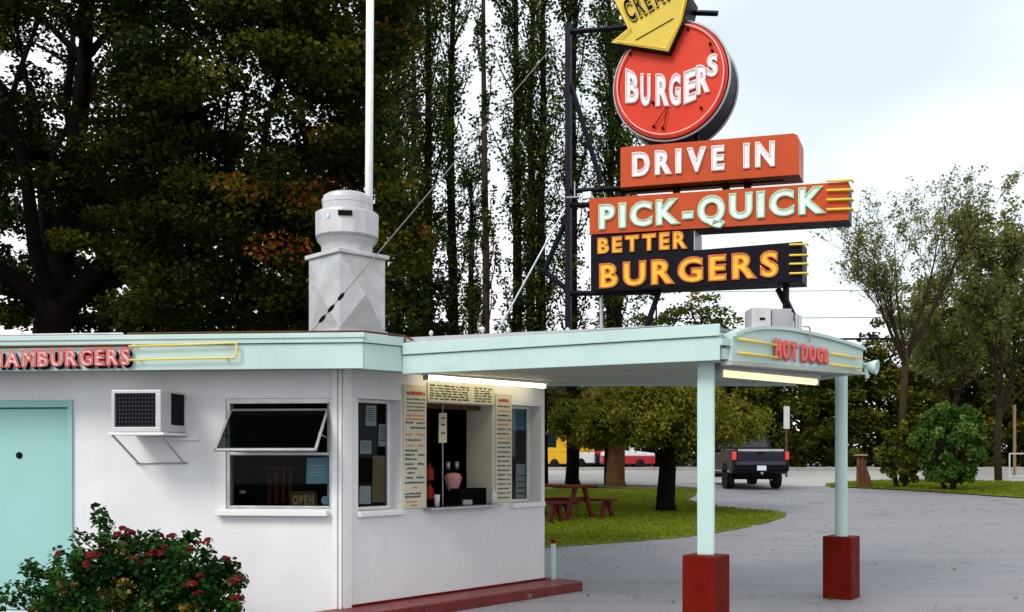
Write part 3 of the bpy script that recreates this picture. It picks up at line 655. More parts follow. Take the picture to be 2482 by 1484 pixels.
def lettering(text, q, n, w0, th, mat, parent, tube=None, gap=.16, space=.55, shade=None, style='tube'):
    """q = (TL, TR, BR, BL) 3d points; letters spread over the quad"""
    ws = []
    for ch in text:
        if ch == ' ': ws.append(space); continue
        x0, x1, y0, y1 = GL[ch, 'bb']; w_ = x1 - x0
        if ch in 'I': w_ *= 1.15
        ws.append(w_)
    tot = sum(ws) + gap * (len(text) - 1); x = 0.0
    for ch, w_ in zip(text, ws):
        s0, s1 = x / tot, (x + w_) / tot; x += w_ + gap
        if ch == ' ': continue
        letter(ch, (bil(q, s0, 1), bil(q, s1, 1), bil(q, s1, 0), bil(q, s0, 0)), n, w0, th, mat, parent, tube, shade=shade, style=style)

# ---------------------------------------------------------------- the big roof sign
sd = Vector((math.cos(math.radians(24)), -math.sin(math.radians(24)), 0)); LEG = Vector((2.74, 9.9, 0))
POLE = Vector((.619, 10.844, 0)); PS = Plane(POLE - sd * .0, LEG)
sign = thing('roof_sign', (POLE.x, POLE.y, 2.66), 'tall stacked neon sign on the roof: yellow arrow, red disc, orange and black boxes', 'sign')
PB = -PS.n
def panel(name, pts, depth, mat, off=0.0, side='dark_frame', bevel=.006):
    q = [PS.hit(x, y, off) for x, y in pts]
    m = MB(); m.prism([p + PB * .012 for p in q], PB * (depth - .012)); m.build('cabinet', MATS[side], sign, bevel=bevel)
    m = MB(); m.prism(q, PB * .0115); return m.build(name, MATS[mat], sign, bevel=.003)
def Q(pts, off=0.0): return tuple(PS.hit(x, y, off) for x, y in pts)
# round BURGERS disc
cc = PS.hit(1624, 195); RR = .605
def ring(r, n=64): return [cc + PS.u * (r * math.cos(2 * math.pi * k / n)) + Vector((0, 0, r * math.sin(2 * math.pi * k / n))) for k in range(n)]
m = MB(); m.prism([p + PB * .012 for p in ring(RR + .012)], PB * .44); m.build('drum', MATS['dark_frame'], sign, auto=30)
m = MB()
for dd in (.03, .42): m.tube([p + PB * dd for p in ring(RR + .016)] + [ring(RR + .016)[0] + PB * dd], .016, 6, cap=False)
m.build('drum_band', MATS['galv_dull'], sign, smooth=True)
m = MB(); m.prism(ring(RR), PB * .011); disc = m.build('disc', MATS['red_panel'], sign)
m = MB(); rr = ring(RR - .035); m.tube([p + PS.n * .03 for p in rr[-26:] + rr[:18]], .008, 6); m.tube([p + PS.n * .03 for p in rr[24:40]], .008, 6); m.build('neon_tube', MATS['tube_pink'], disc, smooth=True)
zx = lambda x: 1325 + x * .31361
for ch, (x0, x1, t0, t1, b0, b1) in zip('BURGERS', ((612, 716, 530, 575, 805, 800), (728, 806, 570, 575, 828, 826), (846, 944, 574, 574, 828, 826), (950, 1040, 574, 566, 828, 824), (1062, 1160, 560, 525, 815, 775), (1160, 1256, 510, 498, 745, 715), (1240, 1326, 432, 410, 606, 588))):
    letter(ch, Q([(zx(x0), t0 * .31361), (zx(x1), t1 * .31361), (zx(x1), b1 * .31361), (zx(x0), b0 * .31361)]), PS.n, .001, .012, 'white_letter', disc, 'tube_white')
for (x, y) in ((1585, 308), (1607, 312), (1668, 72), (1722, 108), (1727, 124), (1528, 132), (1700, 263), (1583, 250)):
    m = MB(); m.lathe(PS.hit(x, y), [(.014, 0), (.014, .03), (.009, .034)], 10, axis=PS.n); m.build('tube_socket', MATS['black'], disc)
m = MB(); m.tube([PS.hit(1584, 308, .03), PS.hit(1614, 262, .03)], .005, 5); m.tube([PS.hit(1607, 312, .03), PS.hit(1618, 262, .03)], .005, 5); m.build('cable', MATS['black'], disc)
# arrow
AP = [(1522, 69), (1480.5, 103), (1619.7, 125), (1653, 51.6), (1669, -16), (1612, -22), (1568, -112), (1448, -84)]
AO = .10
q = [PS.hit(x, y, AO) for x, y in AP]; ctr = sum(q, Vector()) / len(q)
m = MB(); m.prism([ctr + (p - ctr) * 1.03 + PB * .012 for p in q], PB * .36); m.build('cabinet', MATS['dark_frame'], sign, bevel=.006)
m = MB(); m.prism(q, PB * .0115); arrow = m.build('arrow', MATS['yellow_panel'], sign)
m = MB(); m.tube([PS.hit(x, y, AO + .025) for x, y in ((1498, 8), (1527, 70), (1494, 99), (1614, 118), (1648, 50), (1660, -10))], .008, 6); m.build('neon_tube', MATS['tube_yellow'], arrow, smooth=True)
m = MB(); m.tube([PS.hit(1541, 97, AO + .006), PS.hit(1632, 45, AO + .006)], .005, 5); m.build('seam', MATS['wood_brown'], arrow)
lettering('CREAM', Q([(1505, 6), (1614, -62), (1639, -8), (1529, 60)], AO), PS.n, .001, .01, 'navy_panel', arrow, 'tube_yellow')
# DRIVE IN
qd = [(1503.8, 357.5), (1900, 325.2), (1922, 323), (1932, 327), (1936.5, 337), (1936.5, 423.4), (1503.8, 454.7)]
box1 = panel('panel', qd, .34, 'orange_panel', 0.0, 'orange_panel'); box1['label'] = 'orange panel reading DRIVE IN'
lettering('DRIVE IN', Q([(1533, 371), (1879, 342), (1879, 404), (1533, 430)]), PS.n, .001, .012, 'white_letter', box1, 'tube_white', gap=.20, space=.32)
# PICK-QUICK
qp = [(1428.5, 482), (2057, 440), (2057, 533), (1428.5, 569)]
box2 = panel('panel', qp, .34, 'orange_panel', .03, 'dark_frame'); box2['label'] = 'long orange panel reading PICK-QUICK'
lettering('PICK-QUICK', Q([(1452, 497), (1997, 451), (1997, 518), (1452, 558)], .03), PS.n, .001, .012, 'mint_letter', box2, 'tube_green', gap=.11)
for y in (437, 459.5, 482.5, 506):
    m = MB(); a, b2 = PS.hit(2003, y + 2, .06), PS.hit(2066, y, .06); m.tube([a, b2, b2 + PB * .08], .012, 6); m.build('neon_tube', MATS['tube_yellow'], box2, smooth=True)
# BETTER BURGERS
qb = [(1431.6, 571.5), (1679.4, 556.5), (1679.4, 607), (1944.4, 585.5), (1944.4, 683), (1431.6, 705)]
box3 = panel('panel', qb, .36, 'navy_panel', .015, 'navy_panel'); box3['label'] = 'black stepped panel reading BETTER BURGERS'
m = MB(); s0 = PS.hit(1679.6, 557, .015); s1 = PS.hit(1679.6, 606, .015); m.obox(s1 + PS.u * .003 + PB * .02, PS.u * .012, PB * .32, s0 - s1); m.build('side_cap', MATS['galv_dull'], sign)
lettering('BETTER', Q([(1449, 578), (1664, 559), (1664, 603), (1449, 616)], .015), PS.n, .001, .012, 'yellow_letter', box3, 'tube_red', gap=.14)
lettering('BURGERS', Q([(1453, 640), (1888, 606), (1888, 672), (1453, 700)], .015), PS.n, .001, .012, 'yellow_letter', box3, 'tube_red', gap=.14)
for y in (592, 618, 639, 662):
    m = MB(); a, b2 = PS.hit(1913, y + 1, .045), PS.hit(1956, y, .045); m.tube([a, b2, b2 + PB * .06], .011, 6); m.build('neon_tube', MATS['tube_yellow'], box3, smooth=True)
# steel frame
def bar(a, b, w, mat='dark_frame', name='frame_bar'):
    m = MB(); m.tube([a, b], w, 4); return m.build(name, MATS[mat], sign)
mid = -.17
pz = lambda x, y: PS.hit(x, y, mid)
m = MB(); m.box((pz(1378, 400).x, pz(1378, 400).y, (2.64 + pz(1378, 58).z) / 2), (.062, .062, pz(1378, 58).z - 2.64), math.radians(-24)); m.build('pole', MATS['dark_frame'], sign)
for a, b in (((1378, 78), (1530, 66)), ((1378, 464), (1505, 457)), ((1378, 498), (1432, 497)), ((1378, 712), (1600, 708)), ((1384, 206), (1458, 445)), ((1378, 520), (1318, 660)), ((1318, 658), (1380, 706)), ((1600, 700), (1566, 795)), ((1740, 33), (1640, 30)), ((1505, 462), (1900, 432)), ((1600, 344), (1605, 330)), ((1690, 345), (1690, 320))):
    bar(pz(*a), pz(*b), .030)
for x, y0 in ((1640, 440), (1760, 430), (1812, 425)): bar(pz(x, y0), pz(x, y0 + 35), .04)
lz = LEG + PB * .17
bar(Vector((*pz(1905, 690).xy, pz(1905, 670).z)), Vector((*pz(1905, 690).xy, 2.69)), .034); bar(pz(1905, 725), pz(1937, 792), .028); bar(pz(1885, 700), pz(1903, 735), .03)
m = MB(); a = PS.hit(1424, 474, .02); m.box(a, (.09, .05, .07), math.radians(-24)); m.build('junction_box', MATS['white_trim'], sign)
m = MB(); m.tube([PS.hit(1372, 479, .0), PS.hit(1420, 477, .0)], .008, 6); m.tube([PS.hit(1393, 440, .0), PS.hit(1393, 479, .0)], .008, 6); m.build('conduit', MATS['galv_dull'], sign)
# guy wire, stay rod, conduit pipe
top = pz(1366, 82)
anc = at(756, 803, 9.35)
def rope(name, pts, r, mat, label, cat):
    m = MB(); m.tube(pts, r, 6); o = m.build(name, MATS[mat], None); return tag(o, label, cat)
gw = thing('guy_wire', anc, 'thin guy wire from the sign pole top down to the roof corner, with turnbuckle', 'wire')
m = MB(); m.tube([top, anc], .0055, 5); m.build('cable', MATS['wire_grey'], gw)
for s in (.90, .935, .965):
    m = MB(); p = top.lerp(anc, s); d = (anc - top).normalized(); m.tube([p - d * .05, p - d * .02, p + d * .02, p + d * .05], [.008, .018, .018, .008], 8); m.build('turnbuckle', MATS['bark_dark'], gw)
rope('stay_rod', [pz(1374, 498), at(1196, 822, 11.0)], .012, 'rod_grey', 'pale steel stay rod slanting from the sign pole to the roof', 'rod')
rope('vent_pipe', [at(1458, 800, 10.9), at(1457, 722, 10.9)], .020, 'galv', 'slim white vent pipe standing on the canopy roof under the sign', 'pipe')
for i, (x, y) in enumerate(((1045, 806), (1170, 798), (1232, 800), (1332, 801), (1376, 800))):
    m = MB(); p = at(x, y + 16, 9.9 if i else 10.4); m.lathe(p, [(.010, 0), (.010, .035), (.022, .05), (.022, .075), (.008, .09)], 10); o = m.build('roof_bulb', MATS['sign_white'], None, smooth=True); tag(o, 'small white bulb on the roof edge, ' + ('nearest the building corner, right of the exhaust fan', 'just left of the foot of the stay rod', 'just right of the foot of the stay rod', 'just left of the sign pole foot', 'at the sign pole foot')[i], 'bulb', 'small bulbs along the canopy roof edge')

# ---------------------------------------------------------------- HAMBURGERS on the left fascia
PF = Plane(CL, C0)
hs = thing('fascia_sign', PF.hit(160, 895, .05), 'red neon HAMBURGERS lettering with a yellow tube loop on the left eave', 'sign')
q = tuple(PF.hit(x, y, .025) for x, y in ((-22, 852), (316, 842), (316, 886), (-22, 892)))
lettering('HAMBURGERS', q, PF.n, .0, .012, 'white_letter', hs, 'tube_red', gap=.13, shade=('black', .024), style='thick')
m = MB(); m.tube([PF.hit(x, y, .05) for x, y in ((312, 839), (470, 835), (566, 831.5), (573, 834), (573.5, 862), (568, 868), (470, 869), (312, 873))], .009, 6); m.build('neon_tube', MATS['tube_yellow'], hs, smooth=True)
for x, y in ((330, 838), (550, 832), (340, 872), (550, 868)):
    m = MB(); m.lathe(PF.hit(x, y, .0), [(.008, 0), (.008, .05)], 8, axis=PF.n); m.build('tube_standoff', MATS['sign_white'], hs)
m = MB(); m.tube([PF.hit(-40, 843, .03), PF.hit(316, 837, .03)], .012, 4); m.build('rail', MATS['wood_brown'], hs)

# ---------------------------------------------------------------- HOT DOGS on the arched panel
PH = Plane(F1, F2)
hd = thing('arched_sign', PH.hit(1925, 895), 'arched mint panel with red neon HOT DOGS lettering over the canopy front', 'sign')
arc = [(1776, 816), (1800, 806), (1825, 801), (1850, 799), (1880, 799.5), (1915, 803), (1955, 811), (2000, 821), (2040, 832), (2075, 843), (2092, 850)]
bot = [(2090, 901), (1772, 875)]
q = [PH.hit(x, y, .03) for x, y in arc + bot]
m = MB(); m.prism(q, -PH.n * .07); hp = m.build('panel', MATS['mint'], hd, bevel=.004)
m = MB()
for (a, b) in zip(arc, arc[1:]):
    pa, pb = PH.hit(a[0], a[1], .03), PH.hit(b[0], b[1], .03); m.obox(pa - PH.n * .09, pb - pa, PH.n * .125, Vector((0, 0, .03)))
m.build('rim', MATS['mint'], hp)
m = MB(); a, b = PH.hit(1768, 876, .03), PH.hit(2092, 902, .03); m.obox(a - Vector((0, 0, .03)) - PH.n * .08, b - a, PH.n * .11, Vector((0, 0, .03))); m.build('bottom_rail', MATS['soffit'], hp)
q = tuple(PH.hit(x, y, .055) for x, y in ((1878, 819), (2006, 846), (2006, 881), (1878, 868)))
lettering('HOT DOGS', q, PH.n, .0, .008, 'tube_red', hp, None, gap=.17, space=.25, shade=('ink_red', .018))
for pts in (((1791, 822), (1884, 837)), ((1791, 855), (1884, 867)), ((2015, 857), (2086, 869)), ((2015, 884), (2086, 893))):
    m = MB(); m.tube([PH.hit(x, y, .07) for x, y in pts], .012, 6); m.build('neon_tube', MATS['tube_yellow'], hp, smooth=True)
m = MB(); m.tube([PH.hit(x, y, .06) for x, y in ((1946, 791), (1960, 792), (1963, 796), (1963, 830))], .010, 6); m.build('neon_tube', MATS['tube_pink'], hp, smooth=True)
m = MB(); a = PH.hit(1750, 836, .02); m.obox(a, PH.hit(1776, 838, .02) - a, -PH.n * .05, Vector((0, 0, .06))); a = PH.hit(1752, 850, .0); m.obox(a - Vector((0, 0, .07)), PH.u * .12, -PH.n * .06, Vector((0, 0, .09))); m.build('bracket', MATS['mint'], hp)
# flood light at the far corner
fl = thing('flood_light', PH.hit(2096, 905), 'small mint flood light hanging at the far canopy corner', 'lamp')
c = PH.hit(2103, 888, .02); ax = Vector((.75, -.55, -.15))
m = MB(); m.lathe(c - ax.normalized() * .05, [(.02, 0), (.035, .02), (.045, .06), (.07, .11), (.078, .15), (.07, .152), (.03, .10)], 16, axis=ax); m.build('housing', MATS['mint'], fl, smooth=True)
m = MB(); m.tube([PH.hit(2088, 878, .0), c], .014, 6); m.tube([c + Vector((-.02, 0, -.02)), c + Vector((-.01, -.02, -.13))], .022, 8); m.build('arm', MATS['mint'], fl)

# ---------------------------------------------------------------- fluorescent lamps
def strip_lamp(A, B, housing, label, em, r, drop):
    t = thing('fluorescent_lamp', A.lerp(B, .5), label, 'lamp'); d = (B - A).normalized(); s = Vector((d.y, -d.x, 0)).normalized()
    m = MB(); m.obox(A - s * .05 + Vector((0, 0, .02)), B - A, s * .10, Vector((0, 0, drop))); m.build('housing', MATS[housing], t, bevel=.004)
    m = MB(); m.tube([A + d * .03 - Vector((0, 0, r * .2)), B - d * .03 - Vector((0, 0, r * .2))], r, 12); m.build('tube', MATS[em], t, smooth=True)
    for p, dd in ((A, 1), (B, -1)):
        m = MB(); m.obox(p - s * .03 - Vector((0, 0, r * 1.3)), d * (.025 * dd), s * .06, Vector((0, 0, r * 1.3 + .02))); m.build('end_cap', MATS['galv_dull'], t)
strip_lamp(Vector((-.879, 10.0, 2.375)), Vector((.385, 11.36, 2.375)), 'white_trim', 'lit fluorescent tube under the eave above the order hatch', 'lamp_warm', .022, .03)
strip_lamp(Vector((1.84, 8.8, 2.325)), Vector((3.09, 10.05, 2.335)), 'galv_dull', 'lit fluorescent tube under the arched panel between the posts', 'lamp_cream', .034, .06)

# ---------------------------------------------------------------- kitchen fan on the roof
fc = Vector((-1.867, 11.2, 2.93)); fan = thing('exhaust_fan', fc, 'galvanised kitchen exhaust fan on a square curb on the roof', 'exhaust fan')
rz = math.radians(44); sd2 = .61; hb = .865
m = MB(); m.box(fc + Vector((0, 0, .02)), (sd2 + .05, sd2 + .05, .05), rz); m.build('curb_base', MATS['galv'], fan)
for k in range(4):                                                   # four cross-broken side panels
    a = rz + k * math.pi / 2; u = Vector((math.cos(a), math.sin(a), 0)); n = Vector((math.sin(a), -math.cos(a), 0))
    o = fc + n * (sd2 / 2) - u * (sd2 / 2) + Vector((0, 0, .046)); c4 = [o, o + u * sd2, o + u * sd2 + Vector((0, 0, hb - .046)), o + Vector((0, 0, hb - .046))]
    m = MB(); m.add(c4 + [fc + n * (sd2 / 2 + .055) + Vector((0, 0, hb / 2))], [(0, 1, 4), (1, 2, 4), (2, 3, 4), (3, 0, 4)]); m.build('side_panel', MATS['galv'], fan)
m = MB(); m.box(fc + Vector((0, 0, hb + .02)), (sd2 + .07, sd2 + .07, .045), rz); m.build('curb_cap', MATS['fan_white'], fan, bevel=.006)
zb = fc.z + hb + .042; zf = lambda y: 1.6 + (1100 - y) / 214 - fc.z
m = MB(); m.lathe(fc, [(.285, hb + .042), (.285, hb + .13), (.300, zf(597)), (.34, zf(586))], 32); m.build('neck', MATS['fan_white'], fan, auto=35)
m = MB(); m.lathe(fc, [(.30, zf(588)), (.355, zf(578)), (.358, zf(525)), (.352, zf(521)), (.27, zf(520))], 16); dr = m.build('drum', MATS['fan_white'], fan, auto=15)
m = MB(); m.lathe(fc, [(.27, zf(521)), (.275, zf(500)), (.28, zf(499)), (.28, zf(488)), (.27, zf(487)), (.265, zf(480)), (.22, zf(474)), (.10, zf(471))], 32); m.build('motor_cover', MATS['fan_white'], fan, auto=35)
v = Vector((.166, -1, 0)).normalized()
m = MB(); p = fc + Vector((0, -.376, zf(536))) + Vector((.04, 0, 0)); m.obox(p - Vector((.075, .002, .024)), Vector((.15, .02, 0)), Vector((0, .02, 0)), Vector((0, 0, .055))); m.build('vent_slot', MATS['black'], dr)
for x, w_, mt in ((-.27, .035, 'paper_blue'), (-.17, .03, 'paper')):
    m = MB(); yy = -math.sqrt(.365 ** 2 - x ** 2); m.obox(fc + Vector((x, yy, zf(545))), Vector((w_, -.02, 0)), Vector((0, .008, 0)), Vector((0, 0, .05))); m.build('label_plate', MATS[mt], dr)
m = MB(); m.tube([Vector((-1.71, 11.75, 2.9)), Vector((-1.68, 11.75, 7.6))], .046, 16); o = m.build('mast', MATS['white_trim'], None, smooth=True); tag(o, 'tall white mast rising behind the exhaust fan', 'mast')
# roof vent unit behind the arched panel
ru = thing('roof_unit', at(1880, 800, 10.0), 'grey metal vent unit on the canopy roof behind the arched panel', 'roof unit')
a = at(1822, 806, 9.7); 
m = MB(); m.obox(at(1822, 806, 9.75), Vector((.19, 0, 0)), Vector((0, .3, 0)), Vector((0, 0, .245))); m.build('white_box', MATS['fan_white'], ru, bevel=.006)
m = MB(); m.obox(at(1870, 806, 9.78), Vector((.20, .0, 0)), Vector((0, .25, 0)), Vector((0, 0, .235))); m.build('grey_box', MATS['galv_dull'], ru, bevel=.006)
for x, h in ((1918, .19), (1930, .17), (1938, .16)):
    m = MB(); m.lathe(at(x, 806, 9.85), [(.022, 0), (.022, h), (.012, h + .01)], 10); m.build('vent_tube', MATS['galv'], ru, auto=40)
m = MB(); p = at(1842, 776, 9.745); m.obox(p, Vector((.05, 0, 0)), Vector((0, .01, 0)), Vector((0, 0, .025))); m.build('vent_slot', MATS['black'], ru)

# ---------------------------------------------------------------- things inside the hatch and the window
hp_ = thing('hanging_paddle', PR.hit(1073, 1000, -.15), 'cream hanging order sign on a thin rod in the order hatch', 'sign')
m = MB(); q = [PR.hit(x, y, -.15) for x, y in ((1065, 1002), (1083, 1001), (1083, 1073), (1064, 1074))]; m.prism(q, -PR.n * .012); m.build('board', MATS['beige_board'], hp_)
for s in (.2, .42, .7):
    m = MB(); a, b = q[0].lerp(q[3], s), q[1].lerp(q[2], s); m.obox(a.lerp(b, .25) + PR.n * .001, (b - a) * .5, PR.n * .002, Vector((0, 0, .018))); m.build('lettering', MATS['ink_dark'], hp_)
m = MB(); m.tube([PR.hit(1074, 978, -.155), PR.hit(1073, 1002, -.155)], .006, 6); m.tube([PR.hit(1073, 1073, -.155), PR.hit(1073, 1184, -.155), PR.hit(1073, 1232, -.155)], .007, 6); m.build('rod', MATS['galv_dull'], hp_)
def cup(px, py, off, w, h, mat, label, cat='cup'):
    p = PR.hit(px, py, off); m = MB(); m.lathe(p, [(w * .8, 0), (w, h), (w * .92, h), (w * .74, .006)], 14); o = m.build('cup', MATS[mat], None, smooth=True); tag(o, label, cat)
cup(1059, 1229, -.10, .032, .13, 'paper', 'white cup on the hatch shelf at the left')
cup(1086, 1138, -.45, .028, .085, 'galv', 'left small metal shaker deep inside the order hatch', 'shaker'); cup(1107, 1138, -.45, .028, .09, 'galv', 'right small metal shaker deep inside the order hatch', 'shaker')
m = MB(); p = PR.hit(1128, 1230, -.12); m.box(p + Vector((0, 0, .045)), (.13, .10, .08), .75); o = m.build('napkin_holder', MATS['galv_dull'], None, bevel=.01); tag(o, 'small grey napkin holder on the hatch shelf', 'napkin holder')
m = MB(); p = PR.hit(1197, 1228, .03); m.lathe(p, [(.03, 0), (.03, .13), (.012, .17), (.012, .2)], 12); o = m.build('sauce_bottle', MATS['paper'], None, smooth=True); tag(o, 'pale bottle on the shelf at the right end of the hatch', 'bottle')
m = MB(); p = PR.hit(1098, 1192, -.30); m.lathe(p, [(.035, 0), (.055, .02), (.085, .10), (.10, .15), (.075, .20), (.03, .21)], 9); o = m.build('paper_bag', MATS['pink_bag'], None); tag(o, 'crumpled pink and white paper bag inside the order hatch', 'bag')
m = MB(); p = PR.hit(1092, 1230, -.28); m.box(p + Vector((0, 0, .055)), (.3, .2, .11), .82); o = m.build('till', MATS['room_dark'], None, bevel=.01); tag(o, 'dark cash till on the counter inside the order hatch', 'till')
for yy, lb in ((1165, 'upper red sauce bottle at the left inside the order hatch'), (1212, 'lower red sauce bottle at the left inside the order hatch')):
    m = MB(); m.lathe(PR.hit(1041, yy, -.5), [(.045, 0), (.05, .02), (.05, .12), (.02, .15), (.012, .19)], 12); o = m.build('sauce_bottle', MATS['ink_red'], None, smooth=True); tag(o, lb, 'bottle')
# open sign and red crate inside the wall window
os_ = thing('open_sign', PL.hit(740, 1232, -.15), 'small wooden sign reading OPEN inside the wall window', 'sign')
m = MB(); q = [PL.hit(x, y, -.15) for x, y in ((702, 1192), (766, 1190), (770, 1231), (703, 1231))]; m.prism(q, -PL.n * .02); bd = m.build('board', MATS['wood_brown'], os_, bevel=.003)
lettering('OPEN', tuple(bil(q, s, t) for s, t in ((.10, .80), (.90, .80), (.90, .15), (.10, .15))), PL.n, .001, .004, 'wood_tan', bd, None, gap=.12)
cr = thing('bottle_crate', PL.hit(680, 1215, -.45), 'dark red rack standing inside the wall window', 'rack')
for i in range(4):
    m = MB(); a = PL.hit(648 + i * 17, 1222 - i * 2, -.45); m.obox(a, PL.u * .035, -PL.n * .03, Vector((0, 0, .34))); m.build('slat', MATS['wood_red'], cr)
m = MB(); a = PL.hit(636, 1138, -.44); m.obox(a, PL.u * .34, PL.n * .02, Vector((0, 0, .03))); m.build('rail', MATS['wood_red'], cr)
m = MB(); m.lathe(PL.hit(588, 1196, -.30), [(.03, 0), (.035, .02), (.02, .03)], 12); o = m.build('sugar_bowl', MATS['paper'], None, smooth=True); tag(o, 'small white bowl inside the wall window', 'bowl')
# ---------------------------------------------------------------- trees
def grow(m, rg, p, d, L, r, depth, tips, cfg):
    """tapered limb, then its children; tips collects (point, direction, depth)"""
    pts = [p.copy()]; rad = [r]; n = cfg.get('seg', 4); q = p.copy(); dd = d.copy()
    for i in range(n):
        dd = (dd + Vector((rg.gauss(0, 1), rg.gauss(0, 1), rg.gauss(0, 1))) * cfg['wander'] + Vector((0, 0, cfg['up']))).normalized()
        q = q + dd * (L / n); pts.append(q.copy()); rad.append(r * (1 - (i + 1) / n * cfg.get('taper', .55)))
    m.tube(pts, rad, 6 if depth < 2 else 4, cap=False)
    if depth >= cfg['depth']:
        for i in range(1, len(pts)): tips.append((pts[i], dd.copy()))
        return
    for i in range(cfg['kids'][depth]):
        s = rg.uniform(cfg.get('s0', .35), 1.0); j = min(int(s * n), n - 1); bp = pts[j].lerp(pts[j + 1], s * n - j)
        a = rg.uniform(0, 2 * math.pi); side = Vector((math.cos(a), math.sin(a), rg.uniform(-.2, .5)))
        nd = (dd * cfg['keep'] + side * cfg['spread']).normalized()
        grow(m, rg, bp, nd, L * cfg['len'] * rg.uniform(.75, 1.15), max(rad[j] * cfg.get('rk', .55), cfg.get('rmin', .01)), depth + 1, tips, cfg)
    tips.append((pts[-1], dd.copy()))

# big maple over the roof on the left
rg = random.Random(11); rng = np.random.default_rng(11)
base = Vector((-9.2, 19.4, gz(19.4)))
mp_ = thing('maple_tree', base, 'big dark maple with orange tips filling the upper left behind the stand', 'tree')
m = MB(); tips = []
m.tube([base, base + Vector((.05, 0, 1.6)), base + Vector((.1, .1, 3.4)), base + Vector((.2, .1, 4.6))], [.48, .40, .36, .33], 12)
frk = base + Vector((.2, .1, 4.3))
for d, L, r in (((-.75, -.2, .55), 6.5, .24), ((-.45, .2, .85), 7, .24), ((.25, .1, 1), 8, .26), ((.8, -.1, .75), 7, .22), ((.9, .25, .35), 6, .18), ((-.9, .1, .25), 5, .17), ((.1, -.6, .7), 5.5, .18)):
    grow(m, rg, frk, Vector(d).normalized(), L, r, 0, tips, dict(wander=.13, up=.03, depth=2, kids=[5, 4], keep=1.0, spread=.8, len=.55, rk=.5, taper=.7))
m.build('trunk', MATS['bark_dark'], mp_, smooth=True)
def maple_ok(c):
    # open gaps in the crown, where limbs show against the sky
    gaps = (((-8.1, 18.0, 8.4), (1.15, 3.0, .6)), ((-9.0, 18.5, 5.05), (.6, 3.0, .6)), ((-8.75, 18.5, 4.45), (.65, 3, .55)), ((-6.2, 18, 9.6), (.55, 3, .6)), ((-8.2, 18, 6.3), (.35, 3, .3)), ((-2.9, 18, 6.1), (.45, 3, .7)))
    k = np.ones(len(c), bool)
    for g, s in gaps:
        k &= (((c - np.array(g)) / np.array(s)) ** 2).sum(1) > 1
    return k
cen = []
for (cx, cy, cz, rx, ry, rz_, n) in ((-8.4, 19.2, 9.0, 3.2, 2.6, 2.6, 190), (-5.0, 18.4, 8.0, 2.6, 2.4, 2.8, 210), (-3.3, 18.2, 10.2, 1.9, 2.0, 2.2, 120), (-5.2, 19.0, 5.2, 2.6, 2.2, 1.7, 150), (-2.9, 18.4, 5.6, 1.35, 1.4, 2.0, 80), (-9.8, 19.0, 6.0, 2.3, 2.0, 2.0, 110), (-5.5, 19.4, 11.5, 3.6, 2.6, 2.0, 120)):
    d = rng.normal(size=(n, 3)); d /= np.linalg.norm(d, axis=1)[:, None]; d *= rng.uniform(.35, 1, (n, 1)) ** .5
    cen.append(np.array([cx, cy, cz]) + d * np.array([rx, ry, rz_]))
cen = np.concatenate(cen); cen = cen[maple_ok(cen)]
rad = np.stack([rng.uniform(.35, .75, len(cen)), rng.uniform(.35, .7, len(cen)), rng.uniform(.16, .34, len(cen))], 1)
pos, idx, dv = clumps(rng, cen, rad, 215)
ok = maple_ok(pos); pos, idx, dv = pos[ok], idx[ok], dv[ok]
ct = rng.normal(.31, .17, len(cen)); hot = rng.uniform(size=len(cen)) < .035; ct[hot] += .35
ct += np.where((np.abs(cen[:, 0] + 3.2) < 1.6) & (np.abs(cen[:, 2] - 5.6) < 1.7) & (rng.uniform(size=len(cen)) < .36), .38, 0) + np.where((cen[:, 0] > -4.2) & (cen[:, 2] > 8.2), .22, 0)  # orange patches by the fan; upper-right leaves tinted paler, light put into colour
leaf_mesh('crown', pos, .102, MATS['leaf_maple'], mp_, rng, ct[idx] + rng.normal(0, .10, len(pos)) + dv[:, 2] * .06, droop=.4, wide=.40)

# dark spruce-like trees behind the maple, closing the gap above the roof
def blob_tree(name, base, h, rx, mat, label, cat, seed, n, per, size, trunk_r, bark, low=.15, group=None, top=.9, tintm=.45, gapk=0.0, flat=.6):
    rg = random.Random(seed); rng = np.random.default_rng(seed); base = Vector(base)
    t = thing(name, base, label, cat, group)
    m = MB(); m.tube([base - Vector((0, 0, .05)), base + Vector((rg.uniform(-.1, .1), 0, h * .4)), base + Vector((rg.uniform(-.2, .2), 0, h * .85))], [trunk_r, trunk_r * .75, trunk_r * .25], 8)
    for i in range(7):
        z = h * rg.uniform(.25, .75); a = rg.uniform(0, 6.28); p = base + Vector((0, 0, z))
        m.tube([p, p + Vector((math.cos(a) * rx * .5, math.sin(a) * rx * .5, h * .12)), p + Vector((math.cos(a) * rx * .8, math.sin(a) * rx * .8, h * .2))], [trunk_r * .4, trunk_r * .25, .02], 5)
    m.build('trunk', MATS[bark], t, smooth=True)
    d = rng.normal(size=(n, 3)); d /= np.linalg.norm(d, axis=1)[:, None]; d *= rng.uniform(.25, 1, (n, 1)) ** .5
    lob = 1 + .22 * np.sin(np.arctan2(d[:, 1], d[:, 0]) * 3 + seed) + .15 * np.sin(d[:, 2] * 7 + seed * 2)
    zc = h * (low + top) / 2; rz_ = h * (top - low) / 2 + .3
    cen = np.array([0, 0, zc]) + d * np.array([rx, rx * .8, rz_]) * lob[:, None] + np.array(base)
    cr = size * 3.0
    rad = np.stack([rng.uniform(.6, 1.4, n) * cr, rng.uniform(.6, 1.4, n) * cr, rng.uniform(.6, 1.2, n) * cr * flat], 1)
    pos, idx, dv = clumps(rng, cen, rad, per); keep = pos[:, 2] > base.z + .08; pos, idx, dv = pos[keep], idx[keep], dv[keep]
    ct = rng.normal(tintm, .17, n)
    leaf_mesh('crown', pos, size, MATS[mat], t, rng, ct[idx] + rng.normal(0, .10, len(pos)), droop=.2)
    return t
